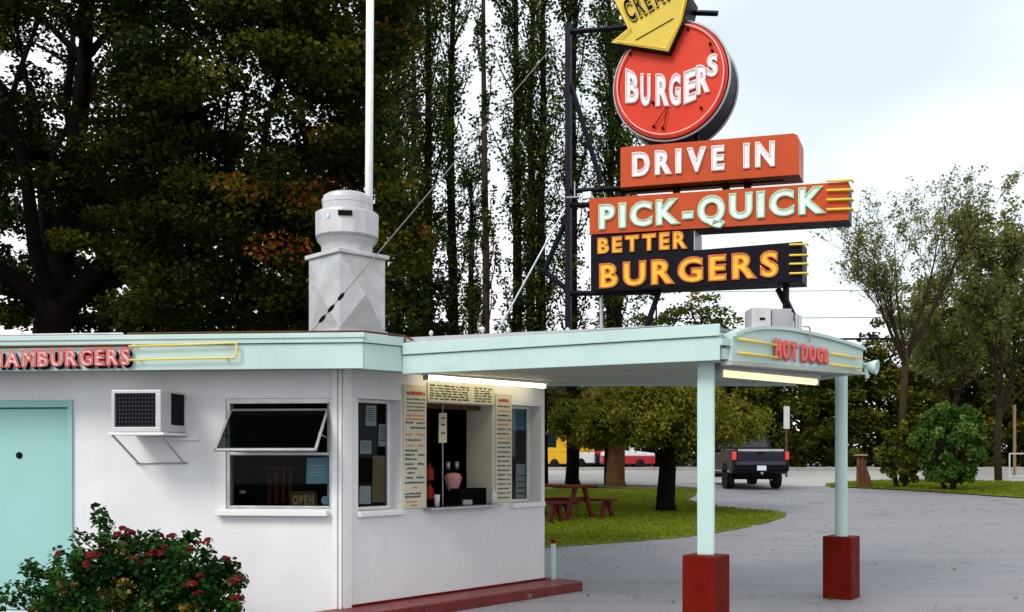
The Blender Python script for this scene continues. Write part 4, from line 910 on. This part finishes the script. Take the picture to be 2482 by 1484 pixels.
blob_tree('dark_tree', (-6.8, 25.5, gz(25.5)), 11.0, 3.5, 'leaf_dark', 'near black broad tree behind the maple, left of the exhaust fan', 'tree', 21, 240, 120, .17, .25, 'bark_dark', .12)
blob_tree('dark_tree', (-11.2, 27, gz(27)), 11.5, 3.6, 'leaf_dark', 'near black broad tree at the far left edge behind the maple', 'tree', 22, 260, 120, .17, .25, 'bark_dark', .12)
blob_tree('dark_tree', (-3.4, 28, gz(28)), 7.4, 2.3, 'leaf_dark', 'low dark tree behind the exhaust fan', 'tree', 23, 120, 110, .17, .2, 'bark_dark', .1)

# Lombardy poplars
def poplar(px, D, h, w, seed, label, dens=1.0, tr=.16, lean=0.0):
    w *= 1.28
    rg = random.Random(seed); rng = np.random.default_rng(seed); base = Vector(((px - CX) / F * D, D, gz(D)))
    t = thing('poplar_tree', base, label, 'tree', 'row of tall poplars behind the stand')
    m = MB(); tr_pts = [base - Vector((0, 0, .05))]
    for i in range(1, 7): tr_pts.append(base + Vector((lean * i / 6 + rg.gauss(0, .05), rg.gauss(0, .05), h * i / 6)))
    m.tube(tr_pts, [tr * (1 - .13 * i) for i in range(7)], 8)
    cen = []; 
    for i in range(int(64 * dens)):
        s = rg.uniform(.16, .97); j = min(int(s * 6), 5); p = tr_pts[j].lerp(tr_pts[j + 1], s * 6 - j); a = rg.uniform(0, 6.28); L = rg.uniform(1.2, 2.8)
        k = rg.uniform(.12, .36) * w
        e = p + Vector((math.cos(a) * k * L, math.sin(a) * k * L, L * .95)); md = p.lerp(e, .5) + Vector((math.cos(a), math.sin(a), 0)) * .10
        m.tube([p, md, e], [.035, .024, .008], 4, cap=False)
        for f in (.35, .6, .85, 1.05): cen.append(tuple(p.lerp(e, f) + Vector((rg.gauss(0, .10), rg.gauss(0, .10), rg.gauss(0, .15)))))
    m.build('trunk', MATS['bark_dark' if dens > .5 else 'bark'], t, smooth=True)
    cen = np.array(cen); n = len(cen)
    rad = np.stack([rng.uniform(.18, .42, n) * w, rng.uniform(.18, .42, n) * w, rng.uniform(.25, .6, n)], 1)
    pos, idx, dv = clumps(rng, cen, rad, 34)
    ct = rng.normal(.45, .2, n)
    leaf_mesh('crown', pos, .13, MATS['leaf_poplar'], t, rng, ct[idx] + rng.normal(0, .12, len(pos)), wide=.42)
POP = [(915, 34, 21, 1.1, 1.1, 'poplar just right of the white mast'), (965, 37, 22, 1.3, 1.2, 'second poplar right of the white mast, thickly leaved'), (1038, 36, 22, 1.0, 1.0, 'poplar halfway between the mast and the bare trunk'), (1096, 37, 22, .9, .9, 'poplar just left of the bare poplar trunk'), (1183, 35, 23, .45, .30, 'thin poplar with a nearly bare brown trunk'), (1252, 37, 22, 1.0, 1.0, 'poplar just right of the bare poplar trunk'), (1290, 39, 22, .9, .9, 'poplar behind the slanting stay rod'), (1314, 37, 21, .9, .9, 'poplar just left of the sign pole'), (1388, 38, 22, 1.0, 1.0, 'poplar just right of the sign pole'), (1478, 39, 20, 1.1, 1.1, 'poplar left of the DRIVE IN panel'), (1500, 38, 17, 1.0, 1.0, 'rightmost poplar, behind the red disc'), (1000, 41, 20, 1.0, 1.0, 'poplar set back behind the row near the mast'), (1140, 42, 13, .9, .8, 'shorter poplar set back near the bare trunk')]
for i, (px, D, h, w, dn, lb) in enumerate(POP): poplar(px, D, h, w, 40 + i, lb, dn, .24 if i not in (4,) else .17, lean=(-.25 if i == 4 else 0))

# sparse vase-shaped tree on the right
def vase_tree(px, D, h, seed, label, n_limb, leafn, size, mat, spread, dens, trunk_h, tr):
    rg = random.Random(seed); rng = np.random.default_rng(seed); base = Vector(((px - CX) / F * D, D, gz(D)))
    t = thing('bare_tree', base, label, 'tree'); m = MB(); tips = []
    frk = base + Vector((.1, 0, trunk_h)); m.tube([base - Vector((0, 0, .05)), base + Vector((-.05, 0, trunk_h * .5)), frk], [tr, tr * .85, tr * .75], 10)
    for i in range(n_limb):
        a = 2 * math.pi * i / n_limb + rg.uniform(-.3, .3); s = spread * rg.uniform(.35, 1.1)
        grow(m, rg, frk - Vector((0, 0, rg.uniform(0, .8))), Vector((math.cos(a) * s, math.sin(a) * s * .7, 1)).normalized(), (h - trunk_h) * rg.uniform(.5, .72), tr * rg.uniform(.32, .5), 0, tips, dict(wander=.10, up=.06, depth=3, kids=[7, 5, 4], keep=1.0, spread=.55, len=.46, rk=.40, taper=.8, rmin=.008, s0=.3))
    m.build('trunk', MATS['bark'], t, smooth=True)
    tp = np.array([tuple(p) for p, d in tips]); sel = rng.uniform(size=len(tp)) < dens; tp = tp[sel]; n = len(tp)
    pos, idx, dv = clumps(rng, tp, np.full((n, 3), size * 1.6), leafn)
    ct = rng.normal(.5, .2, n)
    leaf_mesh('crown', pos, size, MATS[mat], t, rng, ct[idx] + rng.normal(0, .12, len(pos)))
vase_tree(2190, 38, 12.4, 75, 'tall sparse tree with fanned bare limbs right of the canopy', 11, 3, .12, 'leaf_sparse', 1.0, .42, 5.2, .16)
vase_tree(2420, 42, 11.6, 72, 'leafier tall tree at the right edge of the picture', 8, 6, .17, 'leaf_sparse', .75, .8, 3.6, .16)
vase_tree(2300, 46, 9.6, 73, 'slender leafy tree between the two tall trees on the right', 6, 5, .17, 'leaf_sparse', .6, .8, 3.2, .11)

# woodland edge across the street: individual crowns in front of one far mass
WD = [(1350, 66, 6.6, 2.6, 'leaf_dark', 'dark tree across the street seen just right of the order wall'), (1480, 66, 7.6, 2.8, 'leaf_wood', 'dense tree across the street left of the nearer canopy post'), (1590, 65, 12.4, 2.7, 'leaf_wood', 'green and rusty tree showing above the canopy roof under the sign'), (1700, 60, 11.0, 2.4, 'leaf_wood', 'bushy tree above the canopy roof beside the vent pipe'), (1770, 58, 8.0, 2.3, 'leaf_wood', 'tree across the street above the pickup truck'), (1830, 60, 6.4, 2.3, 'leaf_olive', 'olive tree across the street right behind the pickup truck'), (1945, 59, 6.6, 2.5, 'leaf_wood', 'tree across the street between the pickup truck and the round post'), (2040, 60, 7.0, 2.4, 'leaf_wood', 'tree across the street behind the round post'), (2130, 58, 8.6, 2.5, 'leaf_wood', 'tree across the street left of the sparse tree trunk'), (2250, 60, 9.4, 2.6, 'leaf_wood', 'dark tree across the street behind the large round bush'), (2350, 58, 9.8, 2.6, 'leaf_wood', 'tree across the street right of the large round bush'), (2450, 60, 9.6, 2.7, 'leaf_wood', 'dark tree across the street at the right edge'), (2540, 58, 8.4, 2.7, 'leaf_wood', 'tree across the street beyond the right edge of the picture')]
for i, (px, D, h, rx, mt, lb) in enumerate(WD):
    blob_tree('woodland_tree', ((px - CX) / F * D, D, gz(D)), h, rx, mt, lb, 'tree', 90 + i, 105, 80, .26, .2, 'bark_dark', .02, 'trees across the street', .92, .56)
rng = np.random.default_rng(77); n = 700
cx = rng.uniform(-30, 46, n); cen = np.stack([cx, rng.uniform(68, 72, n), np.where(rng.uniform(size=n) < .4, rng.uniform(.6, 2.4, n), rng.uniform(.8, 7.0, n)) + .3 * np.sin(cx * .7)], 1)
pos, idx, dv = clumps(rng, cen, np.stack([rng.uniform(.8, 1.7, n)] * 3, 1), 110)
o = leaf_mesh('woodland', pos, .34, MATS['leaf_dark'], None, rng, rng.normal(.4, .2, n)[idx] + rng.normal(0, .1, len(pos)), kind='stuff'); tag(o, 'dark mass of woodland beyond the street', 'woodland')

# weeping trees on the lawn
def weeping(px, py, h, rx, tr, seed, label, mat='leaf_olive', bark='bark_dark', nb=70, D=None, lowz=.75, per=26):
    rg = random.Random(seed); rng = np.random.default_rng(seed); g = ground(px, py); base = Vector((g[0], g[1], gz(g[1])))
    t = thing('weeping_tree', base, label, 'tree', 'weeping trees on the lawn')
    m = MB(); m.tube([base - Vector((0, 0, .06)), base + Vector((-.02, 0, .25)), base + Vector((.03, 0, h * .35)), base + Vector((0, 0, h * .72))], [tr * 1.25, tr, tr * .9, tr * .6], 12)
    cen = []; tan = []
    for i in range(nb):
        a = rg.uniform(0, 6.28); R = rx * rg.uniform(.35, 1.0) * (1 + .15 * math.sin(a * 3 + seed)) * (1 - .16 * max(0, math.cos(a))); p0 = base + Vector((0, 0, h * rg.uniform(.5, .75)))
        pk = base + Vector((math.cos(a) * R * .5, math.sin(a) * R * .5, h * rg.uniform(.86, 1.0))); e1 = base + Vector((math.cos(a) * R * .9, math.sin(a) * R * .9, h * rg.uniform(.62, .82)))
        e2 = base + Vector((math.cos(a) * R * 1.04, math.sin(a) * R * 1.04, lowz * rg.uniform(.86, 1.2)))
        m.tube([p0, pk, e1, e2], [tr * .28, tr * .16, .02, .008], 4, cap=False)
        ch = [p0, pk, e1, e2]
        for k in range(1, 3):
            for f in np.linspace(0, 1, 7):
                c = ch[k].lerp(ch[k + 1], float(f)); cen.append(tuple(c + Vector((rg.gauss(0, .12), rg.gauss(0, .12), rg.gauss(0, .08))))); tan.append(tuple((ch[k + 1] - ch[k]).normalized()))
    m.build('trunk', MATS[bark], t, smooth=True)
    cen = np.array(cen); n = len(cen); pos, idx, dv = clumps(rng, cen, np.full((n, 3), .24), per)
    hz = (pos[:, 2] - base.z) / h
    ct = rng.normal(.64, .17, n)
    leaf_mesh('crown', pos, .105, MATS[mat], t, rng, ct[idx] + rng.normal(0, .1, len(pos)) + (hz - .6) * .25, tip=np.array(tan)[idx], droop=.5, wide=.33)  # tint lightens upward: lit top and shaded underside put into leaf colour
weeping(1615, 1243, 3.05, 2.75, .23, 120, 'broad weeping tree with a short black trunk in the middle of the lawn', nb=150, lowz=1.95)
weeping(1492, 1180, 3.6, 2.5, .36, 121, 'weeping tree with a thick split brown trunk behind the picnic table', bark='bark_brown', nb=80, lowz=2.1)
weeping(1388, 1174, 3.7, 2.6, .27, 122, 'weeping tree with a dark trunk just right of the order wall', nb=80, lowz=2.2, mat='leaf_wood')

# rounded bushes on the verge
def bush(px, py, D, rx, h, seed, label, mat, n, per, size, tm):
    rng = np.random.default_rng(seed); rg = random.Random(seed); base = Vector(((px - CX) / F * D, D, gz(D) + .04)); t = thing('bush', base, label, 'bush', 'bushes on the verge')
    m = MB()
    for i in range(7):
        a = rg.uniform(0, 6.28); m.tube([base + Vector((math.cos(a) * .12, math.sin(a) * .12, -.05)), base + Vector((math.cos(a) * rx * .4, math.sin(a) * rx * .4, h * .45)), base + Vector((math.cos(a) * rx * .7, math.sin(a) * rx * .6, h * .8))], [.06, .045, .015], 5)
    m.build('stem', MATS['bark'], t, smooth=True)
    d = rng.normal(size=(n, 3)); d /= np.linalg.norm(d, axis=1)[:, None]; d *= rng.uniform(.3, 1, (n, 1)) ** .4
    prof = np.clip(1.05 - np.abs(d[:, 2] - .05) * .15, .6, 1)
    cen = np.array([0, 0, h * .52]) + d * np.array([rx, rx * .85, h * .5]) * prof[:, None] * (rng.uniform(.78, 1.12, (n, 1)) + .10 * np.sin(5 * np.arctan2(d[:, 2], d[:, 0]) + seed)[:, None]) + np.array(base)
    pos, idx, dv = clumps(rng, cen, np.full((n, 3), rx * .17), per); k = pos[:, 2] > base.z + .03; pos, idx = pos[k], idx[k]
    tip = np.zeros((len(pos), 3)); tip[:, 2] = 1.0; tip += (pos - np.array(base) - np.array([0, 0, h * .4])) * .5
    ct = rng.normal(tm, .15, n)
    leaf_mesh('crown', pos, size, MATS[mat], t, rng, ct[idx] + rng.normal(0, .1, len(pos)), tip=tip, wide=.30)
bush(2300, 1190, 33.2, 1.22, 3.05, 131, 'large rounded bright green bush on the verge', 'leaf_bush', 130, 70, .17, .55)
bush(2182, 1168, 35, .82, 2.35, 132, 'smaller upright bush left of the large round bush', 'leaf_olive', 70, 70, .16, .55)
# weathered wooden stump beside the bushes
sp = thing('wooden_stump', Vector(((2088 - CX) / F * 36, 36, gz(36))), 'weathered brown timber stump beside the small bush', 'stump'); b0 = ROOT[sp.name]
for dx, h, w_, ln in ((-.10, 1.15, .16, .0), (.04, 1.18, .15, .02), (.17, .95, .14, .06), (.30, .62, .13, .12)):
    m = MB(); m.tube([b0 + Vector((dx, 0, -.03)), b0 + Vector((dx - ln * .3, 0, h * .6)), b0 + Vector((dx - ln, .0, h))], [w_ * .6, w_ * .5, w_ * .42], 7); m.build('timber', MATS['bark_brown'], sp)
m = MB(); m.box(b0 + Vector((-.02, 0, 1.20)), (.42, .3, .06)); m.build('cap', MATS['wood_tan'], sp, bevel=.01)

# ---------------------------------------------------------------- rose bush at the lower left
rng = np.random.default_rng(201); rg = random.Random(201); RB = Vector((-3.05, 8.45, 0))
ro = thing('rose_bush', RB, 'leafy green bush with deep red blooms in front of the mint door', 'bush')
def rpx(x, y, D): return at(x, y, D)
canes = []
for (x, y, D) in ((238, 1245, 8.45), (255, 1300, 8.35), (160, 1345, 8.3), (60, 1375, 8.3), (40, 1420, 8.3), (310, 1300, 8.5), (390, 1310, 8.4), (430, 1320, 8.5), (470, 1300, 8.5), (505, 1345, 8.4), (545, 1370, 8.4), (565, 1415, 8.4), (575, 1460, 8.4), (350, 1360, 8.1), (240, 1370, 8.1), (450, 1390, 8.1), (150, 1430, 8.1), (300, 1420, 8.0), (400, 1440, 8.0), (520, 1440, 8.1), (210, 1470, 8.0), (10, 1460, 8.3), (340, 1480, 7.95), (90, 1480, 8.2), (200, 1310, 8.4), (420, 1370, 8.2), (280, 1350, 8.2), (480, 1470, 8.0)):
    tp = rpx(x, y, D); bs = RB + Vector((rg.uniform(-.25, .25), rg.uniform(-.15, .15), 0)); mid = bs.lerp(tp, .55) + Vector((rg.uniform(-.08, .08), 0, .12)); canes.append([bs, mid, tp])
m = MB()
for c in canes: m.tube(c, [.014, .010, .005], 5, cap=False)
m.build('cane', MATS['wood_brown'], ro, smooth=True)
cen = []
for c in canes:
    for f in (.45, .6, .72, .84, .93, 1.0):
        p = c[0].lerp(c[1], f / .55) if f < .55 else c[1].lerp(c[2], (f - .55) / .45); cen.append(tuple(p + Vector((rg.gauss(0, .03), rg.gauss(0, .04), rg.gauss(0, .02)))))
cen = np.array(cen)
fill = []
while len(fill) < 260:
    x, y = rg.uniform(90, 585), rg.uniform(1310, 1620)
    topy = 1296 + ((x - 370) / (230 if x > 370 else 270)) ** 2 * 135 + 22 * math.sin(x * .03)
    if y > topy: fill.append(tuple(rpx(x, y, rg.uniform(8.1, 8.75))))
cen = np.concatenate([cen, np.array(fill)]); cen = cen[cen[:, 2] > .03]; n = len(cen)
pos, idx, dv = clumps(rng, cen, np.full((n, 3), .090), 38)
ct = rng.normal(.36, .17, n); ct += np.where((cen[:, 2] < .62) & (rng.uniform(size=n) < .35), .45, 0)
leaf_mesh('foliage', pos, .058, MATS['leaf_rose'], ro, rng, ct[idx] + rng.normal(0, .10, len(pos)), wide=.36, droop=.35)
# petals: one shared bloom mesh, copied
bm_ = MB()
for i in range(26):
    a = rg.uniform(0, 6.28); e = rg.uniform(-.2, 1.3); c = Vector((math.cos(a) * math.cos(e), math.sin(a) * math.cos(e), math.sin(e))) * .030
    t1 = c.normalized(); s1 = t1.cross(Vector((.3, .5, .8))).normalized(); t2 = t1.cross(s1)
    bm_.add([c - s1 * .016, c + t2 * .017 + t1 * .006, c + s1 * .016, c - t2 * .017 + t1 * .004], [(0, 1, 2, 3)])
first = None
for (x, y) in ((296, 1283), (243, 1322), (292, 1297), (232, 1345), (205, 1368), (150, 1345), (388, 1300), (421, 1302), (465, 1330), (385, 1338), (372, 1343), (325, 1358), (345, 1366), (488, 1318), (500, 1312), (543, 1356), (563, 1405), (570, 1411), (488, 1393), (470, 1418), (472, 1440), (562, 1450), (576, 1458), (305, 1287), (398, 1330)):
    p = rpx(x, y, 8.02 if y > 1315 else 8.4)
    for k in range(1 + (rg.random() < .45)):
        pp = p + Vector((rg.gauss(0, .022), rg.gauss(0, .02), rg.gauss(0, .010)))
        if first is None:
            first = bm_.build('bloom', MATS['petal'], ro); me_b = first.data
            for v in me_b.vertices: v.co += ROOT[ro.name]
            o = first
        else: o = first.copy(); COL.objects.link(o)
        o.parent = ro; o.location = pp - ROOT[ro.name]; o.rotation_euler = (rg.uniform(-.5, .5), rg.uniform(-.5, .5), rg.uniform(0, 6)); s = rg.uniform(.65, 1.1); o.scale = (s * 1.2, s * 1.2, s * .8)

# ---------------------------------------------------------------- picnic table and benches
ax = Vector((-.743, .669, 0)); pv = Vector((.669, .743, 0)); g = ground(1418, 1266); TC = Vector((g[0], g[1], gz(g[1]) + .03))
def picnic(name, c, w, L, h, label, cat, planks, leg_s, apron):
    t = thing(name, c, label, cat)
    for i in range(planks):
        m = MB(); m.obox(c + pv * (-w / 2 + i * w / planks + .006) - ax * .05 + Vector((0, 0, h - .045)), pv * (w / planks - .012), ax * L, Vector((0, 0, .045))); m.build('plank', MATS['wood_red'], t, bevel=.006)
    for s in (.12, L - .32):
        for sg in (-1, 1):
            m = MB(); a = c + ax * s + pv * (sg * leg_s * .35) + Vector((0, 0, h - .05)); b = c + ax * s + pv * (sg * leg_s) + Vector((0, 0, -.01))
            m.obox(b - pv * .06, pv * .12, ax * .05, a - b); m.build('leg', MATS['wood_red'], t, bevel=.004)
        m = MB(); m.obox(c + ax * (s + .05) - pv * (leg_s * .62) + Vector((0, 0, h * .52)), pv * (leg_s * 1.24), ax * .04, Vector((0, 0, .11 if apron else .07))); m.build('stretcher', MATS['wood_red'], t, bevel=.004)
    if apron:
        m = MB(); m.obox(c + ax * .2 - pv * .02 + Vector((0, 0, h * .45)), pv * .04, ax * (L - .5), Vector((0, 0, .12))); m.build('long_rail', MATS['wood_red'], t)
picnic('picnic_table', TC, .80, 1.8, .76, 'dark red timber picnic table on the lawn', 'table', 6, .46, True)
picnic('picnic_bench', TC + pv * .86 + ax * -.1, .30, 1.7, .44, 'dark red bench on the far side of the picnic table', 'bench', 2, .20, False)
picnic('picnic_bench', TC - pv * .86 + ax * -.05, .30, 1.7, .44, 'dark red bench on the near side of the picnic table, beside the wall', 'bench', 2, .20, False)

# ---------------------------------------------------------------- vehicles
def wheel(m_t, m_r, c, r, w, par):
    m = MB(); m.lathe(c - Vector((w / 2, 0, 0)), [(r * .6, 0), (r * .93, .0), (r, w * .15), (r, w * .85), (r * .93, w), (r * .6, w)], 20, axis=(1, 0, 0)); wh = m.build('wheel', MATS[m_t], par, auto=40)
    m = MB(); m.lathe(c - Vector((w / 2 + .004, 0, 0)), [(r * .15, 0), (r * .60, .012), (r * .60, w - .004), (r * .15, w + .008)], 16, axis=(1, 0, 0)); m.build('rim', MATS[m_r], wh, auto=40)
TX, TY = 8.62, 34.3; tz = gz(34.8) + .01; T0 = Vector((TX, TY, tz))
tk = thing('pickup_truck', T0, 'dark grey pickup truck seen from behind, leaving onto the street', 'truck')
def V(x, y, z): return T0 + Vector((x, y, z))
def slab(name, prof, x0, x1, mat, par, bevel=.03):
    """prof: (y, z) outline extruded across x"""
    m = MB(); m.prism([V(x0, y, z) for y, z in prof], (x1 - x0, 0, 0)); return m.build(name, MATS[mat], par, bevel=bevel, seg=3)
body = slab('body', [(.06, .62), (.02, 1.08), (.06, 1.42), (2.0, 1.42), (2.0, 1.30), (3.9, 1.30), (4.1, 1.28), (5.55, 1.20), (5.72, .95), (5.72, .58), (5.4, .50), (.4, .55)], -.98, .98, 'truck_paint', tk, .05)
m = MB()
cabp = [(-.90, 1.42), (-.84, 1.70), (-.70, 1.93), (.70, 1.93), (.84, 1.70), (.90, 1.42)]
lo = [V(x, 1.95, z) for x, z in cabp]; hi = [V(x * .97, 4.1, 1.40 if z < 1.5 else (1.66 if z < 1.8 else 1.86)) for x, z in cabp]
hi2 = [V(x * .95, 3.55 if z > 1.8 else 3.9, z) for x, z in cabp]
m.add(lo + hi2, [(5, 4, 3, 2, 1, 0), (6, 7, 8, 9, 10, 11)] + [(i, i + 1, 7 + i, 6 + i) for i in range(5)]); m.build('cab', MATS['truck_paint'], tk, bevel=.04, seg=3)
m = MB(); m.prism([V(-.76, 1.94, 1.50), V(.76, 1.94, 1.50), V(.64, 1.94, 1.86), V(-.64, 1.94, 1.86)], (0, -.012, 0)); m.build('rear_window', MATS['car_glass'], tk)
m = MB(); m.prism([V(-.895, 2.15, 1.47), V(-.895, 3.7, 1.47), V(-.80, 3.4, 1.80), V(-.80, 2.2, 1.80)], (-.02, 0, 0)); m.build('side_window', MATS['car_glass'], tk)
m = MB(); m.obox(V(-.80, -.005, .96), Vector((1.60, 0, 0)), Vector((0, .04, 0)), Vector((0, 0, .44))); tg = m.build('tailgate', MATS['truck_paint'], tk, bevel=.02)
m = MB(); m.obox(V(-.79, -.03, 1.33), Vector((1.58, 0, 0)), Vector((0, .06, 0)), Vector((0, 0, .085))); m.build('tailgate_cap', MATS['galv_dull'], tg, bevel=.02)
m = MB(); m.obox(V(-.10, -.018, 1.24), Vector((.20, 0, 0)), Vector((0, .02, 0)), Vector((0, 0, .08))); m.build('handle', MATS['black'], tg, bevel=.01)
for x in (-.985, .815):
    m = MB(); m.obox(V(x if x < 0 else x + .03, -.015, 1.04), Vector((.14, 0, 0)), Vector((0, .08, 0)), Vector((0, 0, .29))); m.build('tail_light', MATS['tail_red'], tk, bevel=.02)
m = MB(); m.obox(V(-.95, -.12, .66), Vector((1.9, 0, 0)), Vector((0, .16, 0)), Vector((0, 0, .22))); bp = m.build('bumper', MATS['black'], tk, bevel=.03)
m = MB(); m.obox(V(-.86, -.035, .86), Vector((1.72, 0, 0)), Vector((0, .05, 0)), Vector((0, 0, .12))); m.build('chrome_strip', MATS['grille'], bp, bevel=.02)
m = MB(); m.obox(V(-.16, -.132, .68), Vector((.32, 0, 0)), Vector((0, .012, 0)), Vector((0, 0, .165))); m.build('number_plate', MATS['plate'], bp, bevel=.01)
m = MB(); m.tube([V(0, -.05, .60), V(0, -.22, .56), V(0, -.24, .62)], .03, 8); m.build('tow_hitch', MATS['galv_dull'], tk)
m = MB(); m.obox(V(-.75, .5, .42), Vector((1.5, 0, 0)), Vector((0, 4.6, 0)), Vector((0, 0, .16))); m.build('chassis', MATS['black'], tk)
for y in (1.25, 4.75):
    m = MB(); m.tube([V(-.8, y, .40), V(.8, y, .40)], .06, 8); m.build('axle', MATS['black'], tk)
for x in (-.84, .84):
    for y in (1.25, 4.75): wheel('rubber', 'chrome', V(x, y, .40 + .01), .40, .27, tk)
for y in (1.25, 4.75):
    m = MB(); m.lathe(V(-.992, y, .46), [(.50, 0), (.50, .014), (.42, .016)], 24, axis=(1, 0, 0)); m.build('wheel_arch', MATS['black'], tk)
m = MB(); m.obox(V(-.992, .5, .62), Vector((.012, 0, 0)), Vector((0, 4.6, 0)), Vector((0, 0, .05))); m.build('side_trim', MATS['chrome'], tk)
for sg in (-1, 1):
    m = MB(); m.obox(V(sg * 1.12 - .10, 3.45, 1.45), Vector((.2, 0, 0)), Vector((0, .09, 0)), Vector((0, 0, .24))); mi = m.build('mirror', MATS['chrome'], tk, bevel=.03)
    m = MB(); m.obox(V(sg * .99 - (.012 if sg < 0 else 0), 2.9, 1.15), Vector((.012, 0, 0)), Vector((0, .2, 0)), Vector((0, 0, .04))); m.build('door_handle', MATS['chrome'], tk)

def parked(px, D, L, h, mat, lower, label, cat, van, seed):
    X = (px - CX) / F * D; c0 = Vector((X, D, gz(D) + .02)); t = thing('parked_' + cat, c0, label, cat)
    def S(x, y, z): return c0 + Vector((x, y, z))
    w_ = .92
    if van: pr = [(-L / 2, .95), (-L / 2, h - .12), (-L / 2 + .15, h), (L / 2 - 1.0, h), (L / 2 - .45, 1.25), (L / 2, 1.1), (L / 2, .95)]
    else: pr = [(-L / 2, .75), (-L / 2 + .05, 1.0), (-L / 2 + .6, 1.05), (-L / 2 + 1.1, h), (L / 2 - 1.7, h), (L / 2 - 1.1, 1.05), (L / 2, .92), (L / 2, .75)]
    zl = pr[0][1]
    m = MB(); m.prism([S(x, -w_, z) for x, z in pr], (0, 2 * w_, 0)); m.build('upper_body', MATS[mat], t, bevel=.05, seg=3)
    m = MB(); m.obox(S(-L / 2 - .02, -w_ - .01, .28), Vector((L + .04, 0, 0)), Vector((0, 2 * w_ + .02, 0)), Vector((0, 0, zl - .285))); m.build('lower_body', MATS[lower], t, bevel=.05, seg=3)
    if van: wins = [(L / 2 - 1.55, L / 2 - .75, 1.25, h - .2)]
    else: wins = [(-L / 2 + 1.1, -.05, 1.08, h - .1), (.02, L / 2 - 1.55, 1.08, h - .1)]
    for x0, x1, z0, z1 in wins:
        m = MB(); m.obox(S(x0, -w_ - .012, z0), Vector((x1 - x0, 0, 0)), Vector((0, .01, 0)), Vector((0, 0, z1 - z0))); m.build('side_window', MATS['car_glass'], t)
    for x in (-L / 2 + .85, L / 2 - .85):
        for sg in (-1, 1):
            m = MB(); m.lathe(S(x, sg * (w_ - .1), .33) - Vector((0, .12, 0)), [(.18, 0), (.33, .02), (.33, .2), (.18, .23)], 16, axis=(0, 1, 0)); m.build('wheel', MATS['rubber'], t, auto=40)
    for sg in (-1, 1):
        m = MB(); m.obox(S(L / 2 - .02, sg * .65 - .12, .62), Vector((.05, 0, 0)), Vector((0, .24, 0)), Vector((0, 0, .14))); m.build('headlight', MATS['chrome'], t)
parked(1283, 58.5, 4.6, 2.35, 'yellow_car', 'yellow_car', 'yellow van across the street just right of the order wall', 'van', True, 1)
parked(1386, 61.5, 2.7, 2.40, 'yellow_car', 'white_car', 'yellow and white van across the street right of the dark trunk', 'van', True, 2)
parked(1500, 61.2, 3.0, 1.55, 'red_car', 'navy_car', 'red and navy car across the street left of the split brown trunk', 'car', False, 3)
parked(1520, 58.0, 3.0, 1.60, 'white_car', 'red_car', 'white and red car across the street right of the split brown trunk', 'car', False, 4)

# ---------------------------------------------------------------- street furniture and wires
def sign_post(px, D, h, ph, pw, label):
    b = Vector(((px - CX) / F * D, D, gz(D))); t = thing('street_sign', b, label, 'sign')
    m = MB(); m.box(b + Vector((0, 0, h / 2)), (.09, .09, h)); m.build('post', MATS['wood_brown'], t)
    m = MB(); m.box(b + Vector((0, -.06, h - ph / 2)), (pw, .02, ph)); m.build('plate', MATS['sign_white'], t, bevel=.008)
sign_post(1906, 46, 3.3, 1.05, .28, 'narrow white roadside sign on a brown post behind the pickup truck')
b = Vector(((2459 - CX) / F * 47, 47, gz(47))); m = MB(); m.tube([b - Vector((0, 0, .05)), b + Vector((0, 0, 3.4))], .07, 8); o = m.build('timber_pole', MATS['wood_tan'], None); tag(o, 'thin timber pole at the right edge behind the white rail frame', 'pole')
b = Vector(((2447 - CX) / F * 44, 44, gz(44))); fr_ = thing('rail_frame', b, 'white pipe rail frame at the right edge by the street', 'railing')
for x in (0, 1.1, 2.2):
    m = MB(); m.tube([b + Vector((x, 0, -.02)), b + Vector((x, 0, 1.15))], .035, 8); m.build('post', MATS['sign_white'], fr_)
for z in (.12, 1.13):
    m = MB(); m.tube([b + Vector((0, 0, z)), b + Vector((2.2, 0, z))], .03, 8); m.build('rail', MATS['sign_white'], fr_)
def wire(px0, y0, D0, px1, y1, D1, r, sag, label):
    a, b = at(px0, y0, D0), at(px1, y1, D1); pts = []
    for i in range(25):
        s = i / 24; p = a.lerp(b, s); p.z -= sag * 4 * s * (1 - s); pts.append(p)
    m = MB(); m.tube(pts, r, 5); o = m.build('power_line', MATS['black'], None); tag(o, label, 'wire')
up = Vector(((3050 - CX) / F * 50, 50, gz(50))); ut = thing('utility_pole', up, 'wooden utility pole beyond the right edge of the picture', 'pole')
m = MB(); m.tube([up, up + Vector((0, 0, 11.5))], [.18, .12], 10); m.build('pole', MATS['wood_brown'], ut, smooth=True)
m = MB(); m.box(up + Vector((0, 0, 10.4)), (2.2, .12, .14)); m.build('crossarm', MATS['wood_brown'], ut)
wire(-300, 812, 50, 3050, 812, 50, .055, .25, 'thick black power line crossing low behind the trees on the right')
wire(-300, 762, 52, 3050, 757, 50, .018, .3, 'thin power line above the thick one')
wire(-300, 700, 52, 3050, 690, 50, .014, .3, 'thin topmost power line in the sky on the right')
